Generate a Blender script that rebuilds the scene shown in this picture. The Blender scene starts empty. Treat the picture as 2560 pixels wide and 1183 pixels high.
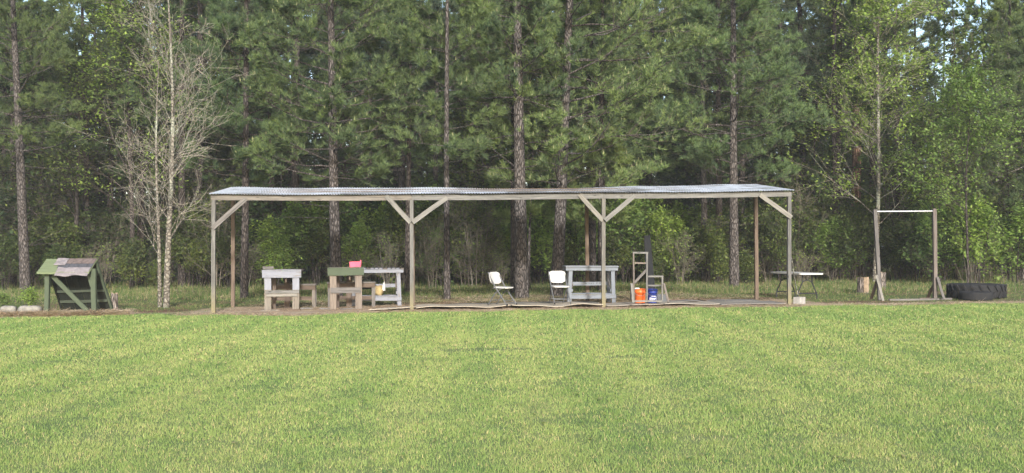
import bpy, math, random
import numpy as np
from mathutils import Vector, Matrix

R = math.radians
scene = bpy.context.scene
COL = scene.collection
random.seed(7)
rng = np.random.default_rng(7)

# ------------------------------------------------------------------ camera
F = 2600.0                      # focal length in photograph pixels (2560 wide)
CAMH = 1.68
PITCH = math.atan(23.5 / F)
cam_d = bpy.data.cameras.new("camera")
cam = bpy.data.objects.new("camera", cam_d)
COL.objects.link(cam)
cam.location = (0, 0, CAMH)
cam.rotation_euler = (R(90) + PITCH, 0, 0)
cam_d.sensor_width = 36.0
cam_d.lens = 36.0 * F / 2560.0
cam_d.clip_end = 2000.0
scene.camera = cam

# ------------------------------------------------------------------ world, sun, exposure
SUN_EL, SUN_AZ = R(19), R(9)   # azimuth: to the right of straight behind the camera
sd = Vector((math.sin(SUN_AZ) * math.cos(SUN_EL), -math.cos(SUN_AZ) * math.cos(SUN_EL), math.sin(SUN_EL)))
world = bpy.data.worlds.new("World")
scene.world = world
world.use_nodes = True
wn = world.node_tree
wn.nodes.clear()
sky = wn.nodes.new("ShaderNodeTexSky")
sky.sky_type = 'NISHITA'
sky.sun_disc = False
sky.sun_elevation = SUN_EL
sky.sun_rotation = math.atan2(sd.x, sd.y)
sky.air_density = 1.0
sky.dust_density = 2.0
sky.ozone_density = 1.0
bg = wn.nodes.new("ShaderNodeBackground")
bg.inputs[1].default_value = 0.15
wo = wn.nodes.new("ShaderNodeOutputWorld")
wn.links.new(sky.outputs[0], bg.inputs[0])
wn.links.new(bg.outputs[0], wo.inputs[0])
sun_d = bpy.data.lights.new("sun", 'SUN')
sun_d.energy = 3.0
sun_d.angle = R(4)
sun_d.color = (1.0, 0.965, 0.92)
sun = bpy.data.objects.new("sun", sun_d)
COL.objects.link(sun)
sun.location = (30, -40, 40)
sun.rotation_euler = sd.to_track_quat('Z', 'Y').to_euler()

scene.view_settings.view_transform = 'Standard'
scene.view_settings.look = 'None'
scene.view_settings.gamma = 1
scene.view_settings.use_curve_mapping = False
scene.view_settings.exposure = 1.36

# ------------------------------------------------------------------ places
def gz(x):                      # the field rises gently to the right
    return 0.0095 * (np.clip(x, -40, 40) + 7.46)

def ray(px, py):
    a, v = (px - 1280) / F, (591.5 - py) / F
    return Vector((a, math.cos(PITCH) - v * math.sin(PITCH), math.sin(PITCH) + v * math.cos(PITCH)))

def at(px, py, Y):
    d = ray(px, py)
    return Vector((d.x / d.y * Y, Y, CAMH + d.z / d.y * Y))

def on_ground(px, Y):
    p = at(px, 615, Y)
    return Vector((p.x, Y, float(gz(p.x))))

# ------------------------------------------------------------------ material helpers
def new_mat(name):
    m = bpy.data.materials.new(name)
    m.use_nodes = True
    nt = m.node_tree
    nt.nodes.clear()
    out = nt.nodes.new("ShaderNodeOutputMaterial")
    return m, nt, out

def N(nt, typ, **kw):
    n = nt.nodes.new(typ)
    for k, v in kw.items():
        if k.startswith("_"):
            setattr(n, k[1:], v)
        else:
            n.inputs[k.replace("__", " ")].default_value = v
    return n

def L(nt, a, b):
    nt.links.new(a, b)

def ramp(nt, fac, stops, interp='LINEAR'):
    r = nt.nodes.new("ShaderNodeValToRGB")
    r.color_ramp.interpolation = interp
    e = r.color_ramp.elements
    while len(e) < len(stops):
        e.new(0.5)
    for i, (p, c) in enumerate(stops):
        e[i].position = p
        e[i].color = (c[0], c[1], c[2], 1) if not isinstance(c, (int, float)) else (c, c, c, 1)
    L(nt, fac, r.inputs[0])
    return r.outputs[0]

def mixc(nt, fac, a, b, mode='MIX'):
    m = nt.nodes.new("ShaderNodeMix")
    m.data_type = 'RGBA'
    m.blend_type = mode
    for sock, v in ((m.inputs[0], fac), (m.inputs[6], a), (m.inputs[7], b)):
        if isinstance(v, (int, float)):
            sock.default_value = v
        elif isinstance(v, tuple):
            sock.default_value = (v[0], v[1], v[2], 1)
        else:
            L(nt, v, sock)
    return m.outputs[2]

def mathn(nt, op, a, b=None, clamp=False):
    m = nt.nodes.new("ShaderNodeMath")
    m.operation = op
    m.use_clamp = clamp
    for i, v in enumerate((a, b)):
        if v is None:
            continue
        if isinstance(v, (int, float)):
            m.inputs[i].default_value = v
        else:
            L(nt, v, m.inputs[i])
    return m.outputs[0]

def noise(nt, vec, scale, detail=4, rough=0.55, dist=0.0):
    n = N(nt, "ShaderNodeTexNoise", Scale=scale, Detail=detail, Roughness=rough, Distortion=dist)
    if vec is not None:
        L(nt, vec, n.inputs["Vector"])
    return n.outputs["Fac"]

def mapping(nt, vec, scale=(1, 1, 1), loc=(0, 0, 0), rot=(0, 0, 0)):
    m = nt.nodes.new("ShaderNodeMapping")
    m.inputs["Scale"].default_value = scale
    m.inputs["Location"].default_value = loc
    m.inputs["Rotation"].default_value = rot
    L(nt, vec, m.inputs["Vector"])
    return m.outputs[0]

def principled(nt, out, color, rough=0.8, spec=0.3, metal=0.0, bump=None, bstr=0.3, bdist=0.01):
    p = nt.nodes.new("ShaderNodeBsdfPrincipled")
    for s, v in (("Base Color", color), ("Roughness", rough), ("Specular IOR Level", spec), ("Metallic", metal)):
        if isinstance(v, tuple):
            p.inputs[s].default_value = (v[0], v[1], v[2], 1)
        elif isinstance(v, (int, float)):
            p.inputs[s].default_value = v
        else:
            L(nt, v, p.inputs[s])
    if bump is not None:
        b = N(nt, "ShaderNodeBump", Strength=bstr, Distance=bdist)
        L(nt, bump, b.inputs["Height"])
        L(nt, b.outputs[0], p.inputs["Normal"])
    L(nt, p.outputs[0], out.inputs[0])
    return p

def objvec(nt, offset=True):
    tc = nt.nodes.new("ShaderNodeTexCoord")
    if not offset:
        return tc.outputs["Object"]
    oi = nt.nodes.new("ShaderNodeObjectInfo")
    c = nt.nodes.new("ShaderNodeCombineXYZ")
    s = mathn(nt, 'MULTIPLY', oi.outputs["Random"], 37.0)
    L(nt, s, c.inputs[0]); L(nt, s, c.inputs[1]); L(nt, s, c.inputs[2])
    a = nt.nodes.new("ShaderNodeVectorMath")
    L(nt, tc.outputs["Object"], a.inputs[0]); L(nt, c.outputs[0], a.inputs[1])
    return a.outputs[0]

def wood_mat(name, dark, mid, light, paint=None, wear=0.5, paint_from=None):
    """weathered lumber, grain along local X; optional worn paint"""
    m, nt, out = new_mat(name)
    v = objvec(nt)
    g1 = noise(nt, mapping(nt, v, (1.2, 26, 26)), 1.6, 6, 0.65, 0.6)
    g2 = noise(nt, mapping(nt, v, (0.7, 5, 5)), 1.0, 3)
    col = ramp(nt, g1, [(0.28, dark), (0.48, mid), (0.68, light)])
    col = mixc(nt, mathn(nt, 'MULTIPLY', g2, 0.55), col, mid)
    oi = nt.nodes.new("ShaderNodeObjectInfo")
    tint = ramp(nt, oi.outputs["Random"], [(0, (0.78, 0.76, 0.76)), (0.5, (1.0, 0.97, 0.93)), (1, (1.12, 1.04, 0.93))])
    col = mixc(nt, 1.0, col, tint, 'MULTIPLY')
    # knots and dark checks
    vo = N(nt, "ShaderNodeTexVoronoi", Scale=1.0)
    L(nt, mapping(nt, v, (2.6, 9, 9)), vo.inputs["Vector"])
    kn = ramp(nt, vo.outputs["Distance"], [(0.06, 1.0), (0.16, 0.0)])
    col = mixc(nt, mathn(nt, 'MULTIPLY', kn, 0.75), col, tuple(c * 0.35 for c in dark))
    ck = ramp(nt, noise(nt, mapping(nt, v, (0.9, 60, 60)), 1.0, 2), [(0.30, 1.0), (0.36, 0.0)])
    col = mixc(nt, mathn(nt, 'MULTIPLY', ck, 0.6), col, tuple(c * 0.5 for c in dark))
    if paint is not None:
        w1 = noise(nt, mapping(nt, v, (2.0, 12, 12)), 1.7, 6, 0.7)
        pm = ramp(nt, w1, [(wear - 0.07, 0.0), (wear + 0.05, 1.0)])
        pv = noise(nt, mapping(nt, v, (3, 8, 8)), 2.0, 4)
        pc = mixc(nt, pv, tuple(c * 0.72 for c in paint), paint)
        if paint_from is not None:
            tc = nt.nodes.new("ShaderNodeTexCoord")
            sx = nt.nodes.new("ShaderNodeSeparateXYZ")
            L(nt, tc.outputs["Object"], sx.inputs[0])
            pm = mathn(nt, 'MULTIPLY', pm, mathn(nt, 'GREATER_THAN', sx.outputs[0], paint_from))
        col = mixc(nt, pm, col, pc)
    principled(nt, out, col, 0.85, 0.2, bump=g1, bstr=0.5, bdist=0.004)
    return m

def post_mat():
    m = wood_mat("post_wood", (0.038, 0.038, 0.037), (0.105, 0.106, 0.103), (0.18, 0.181, 0.176))
    nt = m.node_tree
    p = [n for n in nt.nodes if n.type == 'BSDF_PRINCIPLED'][0]
    src = p.inputs["Base Color"].links[0].from_socket
    tc = nt.nodes.new("ShaderNodeTexCoord"); sx = nt.nodes.new("ShaderNodeSeparateXYZ")
    L(nt, tc.outputs["Object"], sx.inputs[0])
    nz = noise(nt, mapping(nt, tc.outputs["Object"], (1, 20, 20)), 2.0, 3)
    h = mathn(nt, 'ADD', sx.outputs[0], mathn(nt, 'MULTIPLY', nz, 0.5))
    f = ramp(nt, h, [(0.35, 0.75), (1.0, 0.0)])       # preservative stain left in the foot of the posts
    c = mixc(nt, f, src, (0.17, 0.148, 0.075))
    L(nt, c, p.inputs["Base Color"])
    return m

def simple_mat(name, color, rough=0.6, spec=0.4, metal=0.0, var=0.25, scale=6.0, bstr=0.15):
    m, nt, out = new_mat(name)
    v = objvec(nt)
    n1 = noise(nt, v, scale, 5)
    n2 = noise(nt, v, scale * 7, 3)
    f = mathn(nt, 'ADD', mathn(nt, 'MULTIPLY', n1, 0.7), mathn(nt, 'MULTIPLY', n2, 0.3))
    col = ramp(nt, f, [(0.3, tuple(c * (1 - var) for c in color)), (0.7, tuple(min(1, c * (1 + var * 0.5)) for c in color))])
    principled(nt, out, col, rough, spec, metal, bump=n2, bstr=bstr, bdist=0.004)
    return m

def leaf_mat(name, cols, trans=0.35, patch=0.35, patch_scale=0.5, rough=0.6):
    m, nt, out = new_mat(name)
    g = nt.nodes.new("ShaderNodeNewGeometry")
    col = ramp(nt, g.outputs["Random Per Island"], [(i / max(1, len(cols) - 1), c) for i, c in enumerate(cols)])
    n = noise(nt, g.outputs["Position"], patch_scale, 3)
    oi = nt.nodes.new("ShaderNodeObjectInfo")
    t = ramp(nt, n, [(0.3, (1 - patch, 1 - patch, 1 - patch * 0.6)), (0.7, (1 + patch, 1 + patch * 0.8, 1 - patch * 0.1))])
    col = mixc(nt, 1.0, col, t, 'MULTIPLY')
    t2 = ramp(nt, oi.outputs["Random"], [(0, (0.8, 0.86, 0.9)), (1, (1.18, 1.1, 0.95))])
    col = mixc(nt, 1.0, col, t2, 'MULTIPLY')
    d = N(nt, "ShaderNodeBsdfPrincipled", Roughness=rough)
    d.inputs["Specular IOR Level"].default_value = 0.25
    L(nt, col, d.inputs["Base Color"])
    tr = nt.nodes.new("ShaderNodeBsdfTranslucent")
    tc = mixc(nt, 1.0, col, (1.5, 1.6, 0.7), 'MULTIPLY')
    L(nt, tc, tr.inputs[0])
    mx = N(nt, "ShaderNodeMixShader")
    mx.inputs[0].default_value = trans
    L(nt, d.outputs[0], mx.inputs[1]); L(nt, tr.outputs[0], mx.inputs[2])
    L(nt, mx.outputs[0], out.inputs[0])
    return m

def bark_mat(name, dark, mid, light, sc=(9, 9, 2.2), lich=None):
    m, nt, out = new_mat(name)
    tc = nt.nodes.new("ShaderNodeTexCoord")
    v = tc.outputs["Object"]
    nz = N(nt, "ShaderNodeTexNoise", Scale=3.0, Detail=3.0)
    L(nt, v, nz.inputs["Vector"])
    vv = nt.nodes.new("ShaderNodeVectorMath"); vv.operation = 'ADD'
    sc1 = nt.nodes.new("ShaderNodeVectorMath"); sc1.operation = 'SCALE'
    L(nt, nz.outputs["Color"], sc1.inputs[0]); sc1.inputs["Scale"].default_value = 0.12
    L(nt, v, vv.inputs[0]); L(nt, sc1.outputs[0], vv.inputs[1])
    vo = N(nt, "ShaderNodeTexVoronoi", Scale=1.0); vo.feature = 'DISTANCE_TO_EDGE'
    L(nt, mapping(nt, vv.outputs[0], sc), vo.inputs["Vector"])
    pl = ramp(nt, vo.outputs["Distance"], [(0.02, 0.0), (0.22, 1.0)])
    n1 = noise(nt, mapping(nt, v, (14, 14, 4)), 1.5, 5, 0.7)
    n2 = noise(nt, v, 0.7, 3)
    c = ramp(nt, n1, [(0.3, mid), (0.68, light)])
    c = mixc(nt, pl, dark, c)
    if lich:
        c = mixc(nt, ramp(nt, n2, [(0.5, 0.0), (0.62, 0.7)]), c, lich)
    principled(nt, out, c, 0.95, 0.15, bump=pl, bstr=0.9, bdist=0.03)
    return m

# ------------------------------------------------------------------ object helpers
def tag(o, label=None, cat=None, group=None, kind=None):
    if label: o["label"] = label
    if cat: o["category"] = cat
    if group: o["group"] = group
    if kind: o["kind"] = kind
    return o

def thing(name, label, cat, loc=(0, 0, 0), rz=0.0, group=None):
    o = bpy.data.objects.new(name, None)
    o.empty_display_size = 0.2
    COL.objects.link(o)
    o.location = loc
    o.rotation_euler = (0, 0, rz)
    return tag(o, label, cat, group)

def np_mesh(name, verts, tris=None, quads=None, mats=(), mi=None, smooth=False):
    me = bpy.data.meshes.new(name)
    verts = np.asarray(verts, dtype=np.float32).reshape(-1, 3)
    nt_ = 0 if tris is None else len(tris)
    nq = 0 if quads is None else len(quads)
    me.vertices.add(len(verts))
    me.vertices.foreach_set("co", verts.ravel())
    loops = []
    if nt_: loops.append(np.asarray(tris, dtype=np.int32).ravel())
    if nq: loops.append(np.asarray(quads, dtype=np.int32).ravel())
    loops = np.concatenate(loops)
    me.loops.add(len(loops))
    me.loops.foreach_set("vertex_index", loops)
    me.polygons.add(nt_ + nq)
    starts = np.concatenate([np.arange(nt_) * 3, nt_ * 3 + np.arange(nq) * 4]).astype(np.int32)
    me.polygons.foreach_set("loop_start", starts)
    if mi is not None:
        me.polygons.foreach_set("material_index", np.asarray(mi, dtype=np.int32))
    if smooth is True:
        me.polygons.foreach_set("use_smooth", np.ones(nt_ + nq, dtype=bool))
    elif smooth is not False:
        me.polygons.foreach_set("use_smooth", np.asarray(smooth, dtype=bool))
    for m in mats:
        me.materials.append(m)
    me.update(calc_edges=True)
    me.validate()
    return me

class Geo:
    """gathers numpy pieces with material slots"""
    def __init__(self):
        self.v, self.t, self.q, self.tm, self.qm, self.n = [], [], [], [], [], 0
        self.ts, self.qs = [], []
    def add(self, v, t=None, q=None, m=0, smooth=False):
        v = np.asarray(v, dtype=np.float64).reshape(-1, 3)
        if t is not None and len(t):
            t = np.asarray(t); self.t.append(t + self.n); self.tm.append(np.full(len(t), m)); self.ts.append(np.full(len(t), smooth))
        if q is not None and len(q):
            q = np.asarray(q); self.q.append(q + self.n); self.qm.append(np.full(len(q), m)); self.qs.append(np.full(len(q), smooth))
        self.v.append(v); self.n += len(v)
    def box(self, c, s, rot=None, m=0):
        x, y, z = s[0] / 2, s[1] / 2, s[2] / 2
        v = np.array([(a * x, b * y, d * z) for a in (-1, 1) for b in (-1, 1) for d in (-1, 1)], float)
        if rot is not None:
            v = v @ np.array(rot).T
        q = [(0, 1, 3, 2), (4, 6, 7, 5), (0, 4, 5, 1), (2, 3, 7, 6), (0, 2, 6, 4), (1, 5, 7, 3)]
        self.add(v + np.array(c), q=q, m=m)
    def lathe(self, prof, n=24, m=0, smooth=True, closed=False):
        P = len(prof)
        a = np.arange(n) * 2 * np.pi / n
        v = np.array([[(r * math.cos(t), r * math.sin(t), z) for r, z in prof] for t in a]).reshape(-1, 3)
        q = []
        for i in range(n):
            j = (i + 1) % n
            for k in range(P if closed else P - 1):
                l = (k + 1) % P
                q.append((i * P + k, j * P + k, j * P + l, i * P + l))
        self.add(v, q=q, m=m, smooth=smooth)
    def tubes(self, pts, rad, n=5, m=0, smooth=True, cap=False):
        v, q = tube_batch(pts, rad, n)
        self.add(v, q=q, m=m, smooth=smooth)
    def mesh(self, name, mats):
        t = np.concatenate(self.t) if self.t else None
        q = np.concatenate(self.q) if self.q else None
        mi = np.concatenate(self.tm + self.qm)
        sm = np.concatenate(self.ts + self.qs)
        return np_mesh(name, np.concatenate(self.v), t, q, mats, mi, sm)
    def obj(self, name, mats, parent=None, loc=(0, 0, 0), rot=(0, 0, 0)):
        if not isinstance(mats, (list, tuple)): mats = [mats]
        o = bpy.data.objects.new(name, self.mesh(name, mats))
        COL.objects.link(o)
        o.parent = parent
        o.location = loc
        o.rotation_euler = rot
        return o

def tube_batch(pts, rad, n=5):
    pts = np.asarray(pts, float)
    if pts.ndim == 2:
        pts = pts[None]; rad = np.asarray(rad, float)[None]
    rad = np.asarray(rad, float)
    T, P, _ = pts.shape
    tan = np.gradient(pts, axis=1)
    tan /= np.linalg.norm(tan, axis=2, keepdims=True) + 1e-9
    mean = tan.mean(axis=1); ref = np.where(np.abs(mean[:, 2:3]) > 0.85, np.array([[1.0, 0, 0]]), np.array([[0, 0, 1.0]]))
    ref = np.repeat(ref[:, None], P, 1)
    a = np.cross(ref, tan); a /= np.linalg.norm(a, axis=2, keepdims=True) + 1e-9
    b = np.cross(tan, a)
    ang = np.arange(n) * 2 * np.pi / n
    ring = pts[:, :, None] + rad[:, :, None, None] * (np.cos(ang)[None, None, :, None] * a[:, :, None] + np.sin(ang)[None, None, :, None] * b[:, :, None])
    v = ring.reshape(-1, 3)
    idx = np.arange(T * P * n).reshape(T, P, n)
    i0 = idx[:, :-1]; i1 = idx[:, 1:]
    q = np.stack([i0, np.roll(i0, -1, 2), np.roll(i1, -1, 2), i1], -1).reshape(-1, 4)
    return v, q

def board(name, a, b, w, t, mat, parent=None, up=(0, 0, 1), bow=0.0, roll=0.0, taper=0.0):
    """a plank from a to b (parent's space); grain along local X, w along up, t across"""
    a, b = Vector(a), Vector(b)
    x = (b - a); ln = x.length; x.normalize()
    up = Vector(up)
    if abs(x.dot(up)) > 0.95: up = Vector((0, 1, 0))
    y = up.cross(x).normalized(); z = x.cross(y).normalized()
    seg = 5 if ln > 0.8 else 2
    g = Geo()
    vs = []
    ph = random.random() * 6
    for i in range(seg + 1):
        s = i / seg
        dz = bow * math.sin(math.pi * s) + 0.0035 * math.sin(ph + 5 * s)
        dy = 0.003 * math.cos(ph * 2 + 4 * s)
        ww = w * (1 - taper * s)
        e = 0.004 if i in (0, seg) else 0
        skew = random.uniform(-0.004, 0.004) if i in (0, seg) else 0
        for (cy, cz) in ((-1, -1), (1, -1), (1, 1), (-1, 1)):
            vs.append((s * ln + skew * cz, cy * (t / 2 - e * .3) + dy, cz * (ww / 2 - e * .3) + dz))
    q = []
    for i in range(seg):
        for k in range(4):
            l = (k + 1) % 4
            q.append((i * 4 + k, i * 4 + l, i * 4 + 4 + l, i * 4 + 4 + k))
    q.append((3, 2, 1, 0)); e = seg * 4; q.append((e, e + 1, e + 2, e + 3))
    g.add(vs, q=[tuple(reversed(f)) for f in q])
    o = g.obj(name, mat, parent)
    M = Matrix((x, y, z)).transposed().to_4x4()
    M.translation = a
    if roll: M = M @ Matrix.Rotation(roll, 4, 'X')
    o.matrix_local = M if parent else M
    if not parent: o.matrix_world = M
    return o

def tube_obj(name, pts, r, mat, parent=None, n=8):
    g = Geo()
    pts = np.asarray(pts, float)
    g.tubes(pts[None], np.full((1, len(pts)), r), n)
    # caps
    for e, sgn in ((0, 1), (-1, -1)):
        pass
    return g.obj(name, mat, parent)

def norm(v):
    return v / (np.linalg.norm(v, axis=-1, keepdims=True) + 1e-9)

# ------------------------------------------------------------------ materials
M = {}
M['wood'] = wood_mat("weathered_wood", (0.04, 0.038, 0.036), (0.112, 0.107, 0.103), (0.20, 0.193, 0.187))
M['wood_pale'] = wood_mat("pale_wood", (0.045, 0.045, 0.044), (0.135, 0.136, 0.132), (0.225, 0.226, 0.22))
M['wood_brown'] = wood_mat("brown_wood", (0.045, 0.035, 0.029), (0.095, 0.074, 0.060), (0.145, 0.118, 0.098))
M['wood_tan'] = wood_mat("tan_wood", (0.055, 0.047, 0.042), (0.128, 0.112, 0.10), (0.20, 0.178, 0.16))
M['post'] = post_mat()
M['paint_white'] = wood_mat("white_painted_wood", (0.05, 0.05, 0.05), (0.14, 0.135, 0.13), (0.22, 0.215, 0.21), paint=(0.205, 0.215, 0.25), wear=0.42)
M['paint_leg'] = wood_mat("half_painted_leg", (0.065, 0.06, 0.053), (0.14, 0.13, 0.115), (0.215, 0.204, 0.182), paint=(0.215, 0.225, 0.26), wear=0.36, paint_from=0.56)
M['paint_grey'] = wood_mat("grey_painted_wood", (0.05, 0.05, 0.052), (0.12, 0.125, 0.13), (0.19, 0.20, 0.21), paint=(0.165, 0.183, 0.21), wear=0.42)
M['paint_green'] = wood_mat("green_painted_wood", (0.06, 0.065, 0.05), (0.10, 0.12, 0.08), (0.14, 0.165, 0.11), paint=(0.068, 0.086, 0.056), wear=0.34)
M['paint_green_light'] = wood_mat("light_green_painted_wood", (0.10, 0.12, 0.07), (0.15, 0.19, 0.10), (0.20, 0.25, 0.14), paint=(0.135, 0.165, 0.09), wear=0.30)
M['paint_green_dull_shade'] = wood_mat("dull_green_shade_wood", (0.008, 0.009, 0.008), (0.015, 0.017, 0.014), (0.022, 0.025, 0.020), paint=(0.013, 0.016, 0.012), wear=0.40)  # near-black green: shade inside the lean-to is put into the panel colour
M['paint_green_batten'] = wood_mat("shade_green_batten", (0.03, 0.034, 0.026), (0.05, 0.056, 0.042), (0.07, 0.078, 0.06), paint=(0.045, 0.055, 0.038), wear=0.40)  # batten green lowered too, so the lean-to's inner shade is in its colour
M['ply'] = wood_mat("plywood_sheet", (0.17, 0.155, 0.13), (0.31, 0.287, 0.245), (0.41, 0.385, 0.335))
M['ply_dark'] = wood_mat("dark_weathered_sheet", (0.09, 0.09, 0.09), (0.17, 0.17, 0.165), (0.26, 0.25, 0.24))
M['shingle_pink'] = simple_mat("reddish_shingle", (0.125, 0.10, 0.093), 0.95, 0.1, var=0.45, scale=14)
M['shingle_dark'] = simple_mat("dark_grey_shingle", (0.07, 0.072, 0.082), 0.95, 0.1, var=0.4, scale=14)
M['felt'] = simple_mat("grey_roofing_felt", (0.19, 0.172, 0.178), 0.95, 0.1, var=0.4, scale=9)
M['white_plastic'] = simple_mat("white_plastic", (0.40, 0.395, 0.38), 0.45, 0.4, var=0.10, scale=5, bstr=0.02)
M['grey_metal'] = simple_mat("grey_powder_coat", (0.09, 0.094, 0.10), 0.5, 0.4, var=0.3)
M['dark_metal'] = simple_mat("dark_steel", (0.014, 0.015, 0.018), 0.6, 0.3, var=0.3)
M['pipe'] = simple_mat("galvanised_pipe", (0.36, 0.37, 0.38), 0.45, 0.5, metal=0.4, var=0.2)
M['orange'] = simple_mat("orange_plastic", (0.62, 0.115, 0.02), 0.4, 0.4, var=0.15, bstr=0.02)
M['blue'] = simple_mat("blue_plastic", (0.018, 0.035, 0.22), 0.4, 0.4, var=0.2, bstr=0.02)
M['pink'] = simple_mat("pink_plastic", (0.50, 0.045, 0.10), 0.5, 0.4, var=0.2, bstr=0.02)
M['black_plastic'] = simple_mat("black_plastic", (0.012, 0.013, 0.015), 0.8, 0.15, var=0.3)
M['rubber'] = simple_mat("tyre_rubber", (0.017, 0.0175, 0.019), 0.85, 0.2, var=0.4, scale=5)
M['concrete'] = simple_mat("concrete", (0.28, 0.27, 0.255), 0.95, 0.1, var=0.3, scale=12, bstr=0.6)
M['stone'] = simple_mat("weathered_stone", (0.21, 0.20, 0.18), 0.95, 0.1, var=0.6, scale=7, bstr=0.9)
M['ink'] = simple_mat("black_paint", (0.03, 0.03, 0.035), 0.7, 0.2)
M['print'] = simple_mat("white_print", (0.75, 0.78, 0.82), 0.5, 0.2, var=0.05)
M['straw_bag'] = simple_mat("straw_coloured_sack", (0.30, 0.235, 0.12), 0.9, 0.1, var=0.5, scale=10, bstr=0.7)
M['cut_wood'] = simple_mat("cut_wood", (0.27, 0.21, 0.15), 0.9, 0.1, var=0.5, scale=9, bstr=0.6)
M['tarp'] = simple_mat("dark_grey_sheet", (0.075, 0.08, 0.085), 0.8, 0.2, var=0.3)

def roof_metal():
    m, nt, out = new_mat("galvanised_roof_metal")
    g = nt.nodes.new("ShaderNodeNewGeometry")
    v = g.outputs["Position"]
    n1 = noise(nt, v, 1.1, 5, 0.6)
    n2 = noise(nt, mapping(nt, v, (14, 1.5, 1.5)), 1.0, 4, 0.6)
    c = ramp(nt, n2, [(0.3, (0.46, 0.49, 0.54)), (0.7, (0.62, 0.66, 0.72))])
    sx = nt.nodes.new("ShaderNodeSeparateXYZ"); L(nt, v, sx.inputs[0])
    mid = mathn(nt, 'SUBTRACT', 1.0, mathn(nt, 'MULTIPLY', mathn(nt, 'ABSOLUTE', mathn(nt, 'SUBTRACT', sx.outputs[0], 1.3)), 0.42), True)
    dirt = ramp(nt, mathn(nt, 'ADD', n1, mathn(nt, 'MULTIPLY', mid, 0.22)), [(0.52, 0.0), (0.68, 0.8)])
    c = mixc(nt, dirt, c, (0.12, 0.11, 0.10))
    oi = nt.nodes.new("ShaderNodeObjectInfo")
    c = mixc(nt, 1.0, c, ramp(nt, oi.outputs["Random"], [(0, (0.85,) * 3), (1, (1.1,) * 3)]), 'MULTIPLY')
    principled(nt, out, c, 0.45, 0.5, 0.12, bump=n1, bstr=0.1)
    return m
M['roof'] = roof_metal()

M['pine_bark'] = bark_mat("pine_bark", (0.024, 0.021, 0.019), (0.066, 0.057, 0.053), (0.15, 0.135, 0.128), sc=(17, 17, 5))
M['pine_bark_dark'] = bark_mat("shaded_pine_bark", (0.018, 0.015, 0.014), (0.05, 0.042, 0.038), (0.10, 0.086, 0.078), sc=(17, 17, 5))  # darker copy of the pine bark, with shade put into its colour
M['pale_bark'] = bark_mat("pale_grey_bark", (0.085, 0.075, 0.063), (0.135, 0.122, 0.10), (0.245, 0.228, 0.19), sc=(7, 7, 9), lich=(0.28, 0.31, 0.24))
M['grey_bark'] = bark_mat("grey_green_bark", (0.06, 0.06, 0.05), (0.17, 0.17, 0.14), (0.32, 0.32, 0.27), sc=(9, 9, 5), lich=(0.22, 0.25, 0.17))
M['snag_bark'] = bark_mat("bare_red_snag_wood", (0.09, 0.05, 0.035), (0.24, 0.14, 0.09), (0.42, 0.27, 0.18), sc=(14, 14, 0.8))
M['stump_bark'] = bark_mat("stump_bark", (0.05, 0.042, 0.036), (0.17, 0.145, 0.13), (0.33, 0.29, 0.26), sc=(22, 22, 2.5))
M['twig'] = simple_mat("grey_twig", (0.095, 0.082, 0.07), 0.95, 0.1, var=0.4)
M['twig_mid'] = simple_mat("grey_brown_twig", (0.145, 0.13, 0.105), 0.95, 0.1, var=0.45)
M['twig_pale'] = simple_mat("pale_twig", (0.34, 0.31, 0.255), 0.95, 0.1, var=0.35)
M['needles'] = leaf_mat("pine_needles", [(0.052, 0.088, 0.046), (0.085, 0.130, 0.062), (0.125, 0.178, 0.080), (0.070, 0.110, 0.056)], 0.30, 0.36, 1.3)
M['needles_light'] = leaf_mat("light_pine_needles", [(0.075, 0.120, 0.058), (0.11, 0.165, 0.074), (0.15, 0.21, 0.092), (0.09, 0.138, 0.062)], 0.30, 0.33, 1.4)
M['needles_dark'] = leaf_mat("far_pine_needles", [(0.038, 0.060, 0.042), (0.055, 0.082, 0.053), (0.070, 0.10, 0.062)], 0.25, 0.3, 0.3)
M['candle'] = simple_mat("pine_candle", (0.27, 0.27, 0.14), 0.8, 0.2, var=0.3)
M['leaf_bright'] = leaf_mat("fresh_leaves", [(0.085, 0.15, 0.04), (0.14, 0.22, 0.06), (0.20, 0.29, 0.085), (0.10, 0.17, 0.045)], 0.40, 0.35, 0.7)
M['leaf_mid'] = leaf_mat("green_leaves", [(0.042, 0.072, 0.028), (0.068, 0.105, 0.036), (0.12, 0.16, 0.055), (0.05, 0.08, 0.03)], 0.40, 0.40, 0.7)
M['leaf_dark'] = leaf_mat("dark_leaves", [(0.030, 0.055, 0.026), (0.048, 0.080, 0.034), (0.075, 0.115, 0.045)], 0.35, 0.40, 0.6)

# ------------------------------------------------------------------ ground
def edge_y(X):
    """front edge of the bare strip, world Y"""
    X = np.asarray(X, float)
    e = 26 + 0.0883 * (X + 7.46) - 0.95
    e = np.where(X < -7.7, 25.05 + 0.55 * np.exp(-((X + 8.9) / 0.9) ** 2), e)
    e = e - 0.75 * np.exp(-((X + 5.5) / 0.9) ** 2) + 0.16 * np.sin(X * 1.7) + 0.10 * np.sin(X * 4.3 + 1)
    return e

def fine_noise(X, Y):
    return (np.sin(X * 1.3 + 2 * np.sin(Y * .7)) * np.cos(Y * 1.1 + 1.5 * np.sin(X * .5)) + 0.5 * np.sin(X * 3.1 + Y * 2.3) * np.cos(Y * 2.9 - X * 1.7))

def ground_h(X, Y):
    z = gz(X)
    w = np.clip((Y - 28) / 12, 0, 1)
    z = z + w * 0.05 * fine_noise(X * 1.2, Y * 1.2) + 0.006 * fine_noise(X * 3, Y * 3)
    return z

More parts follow.
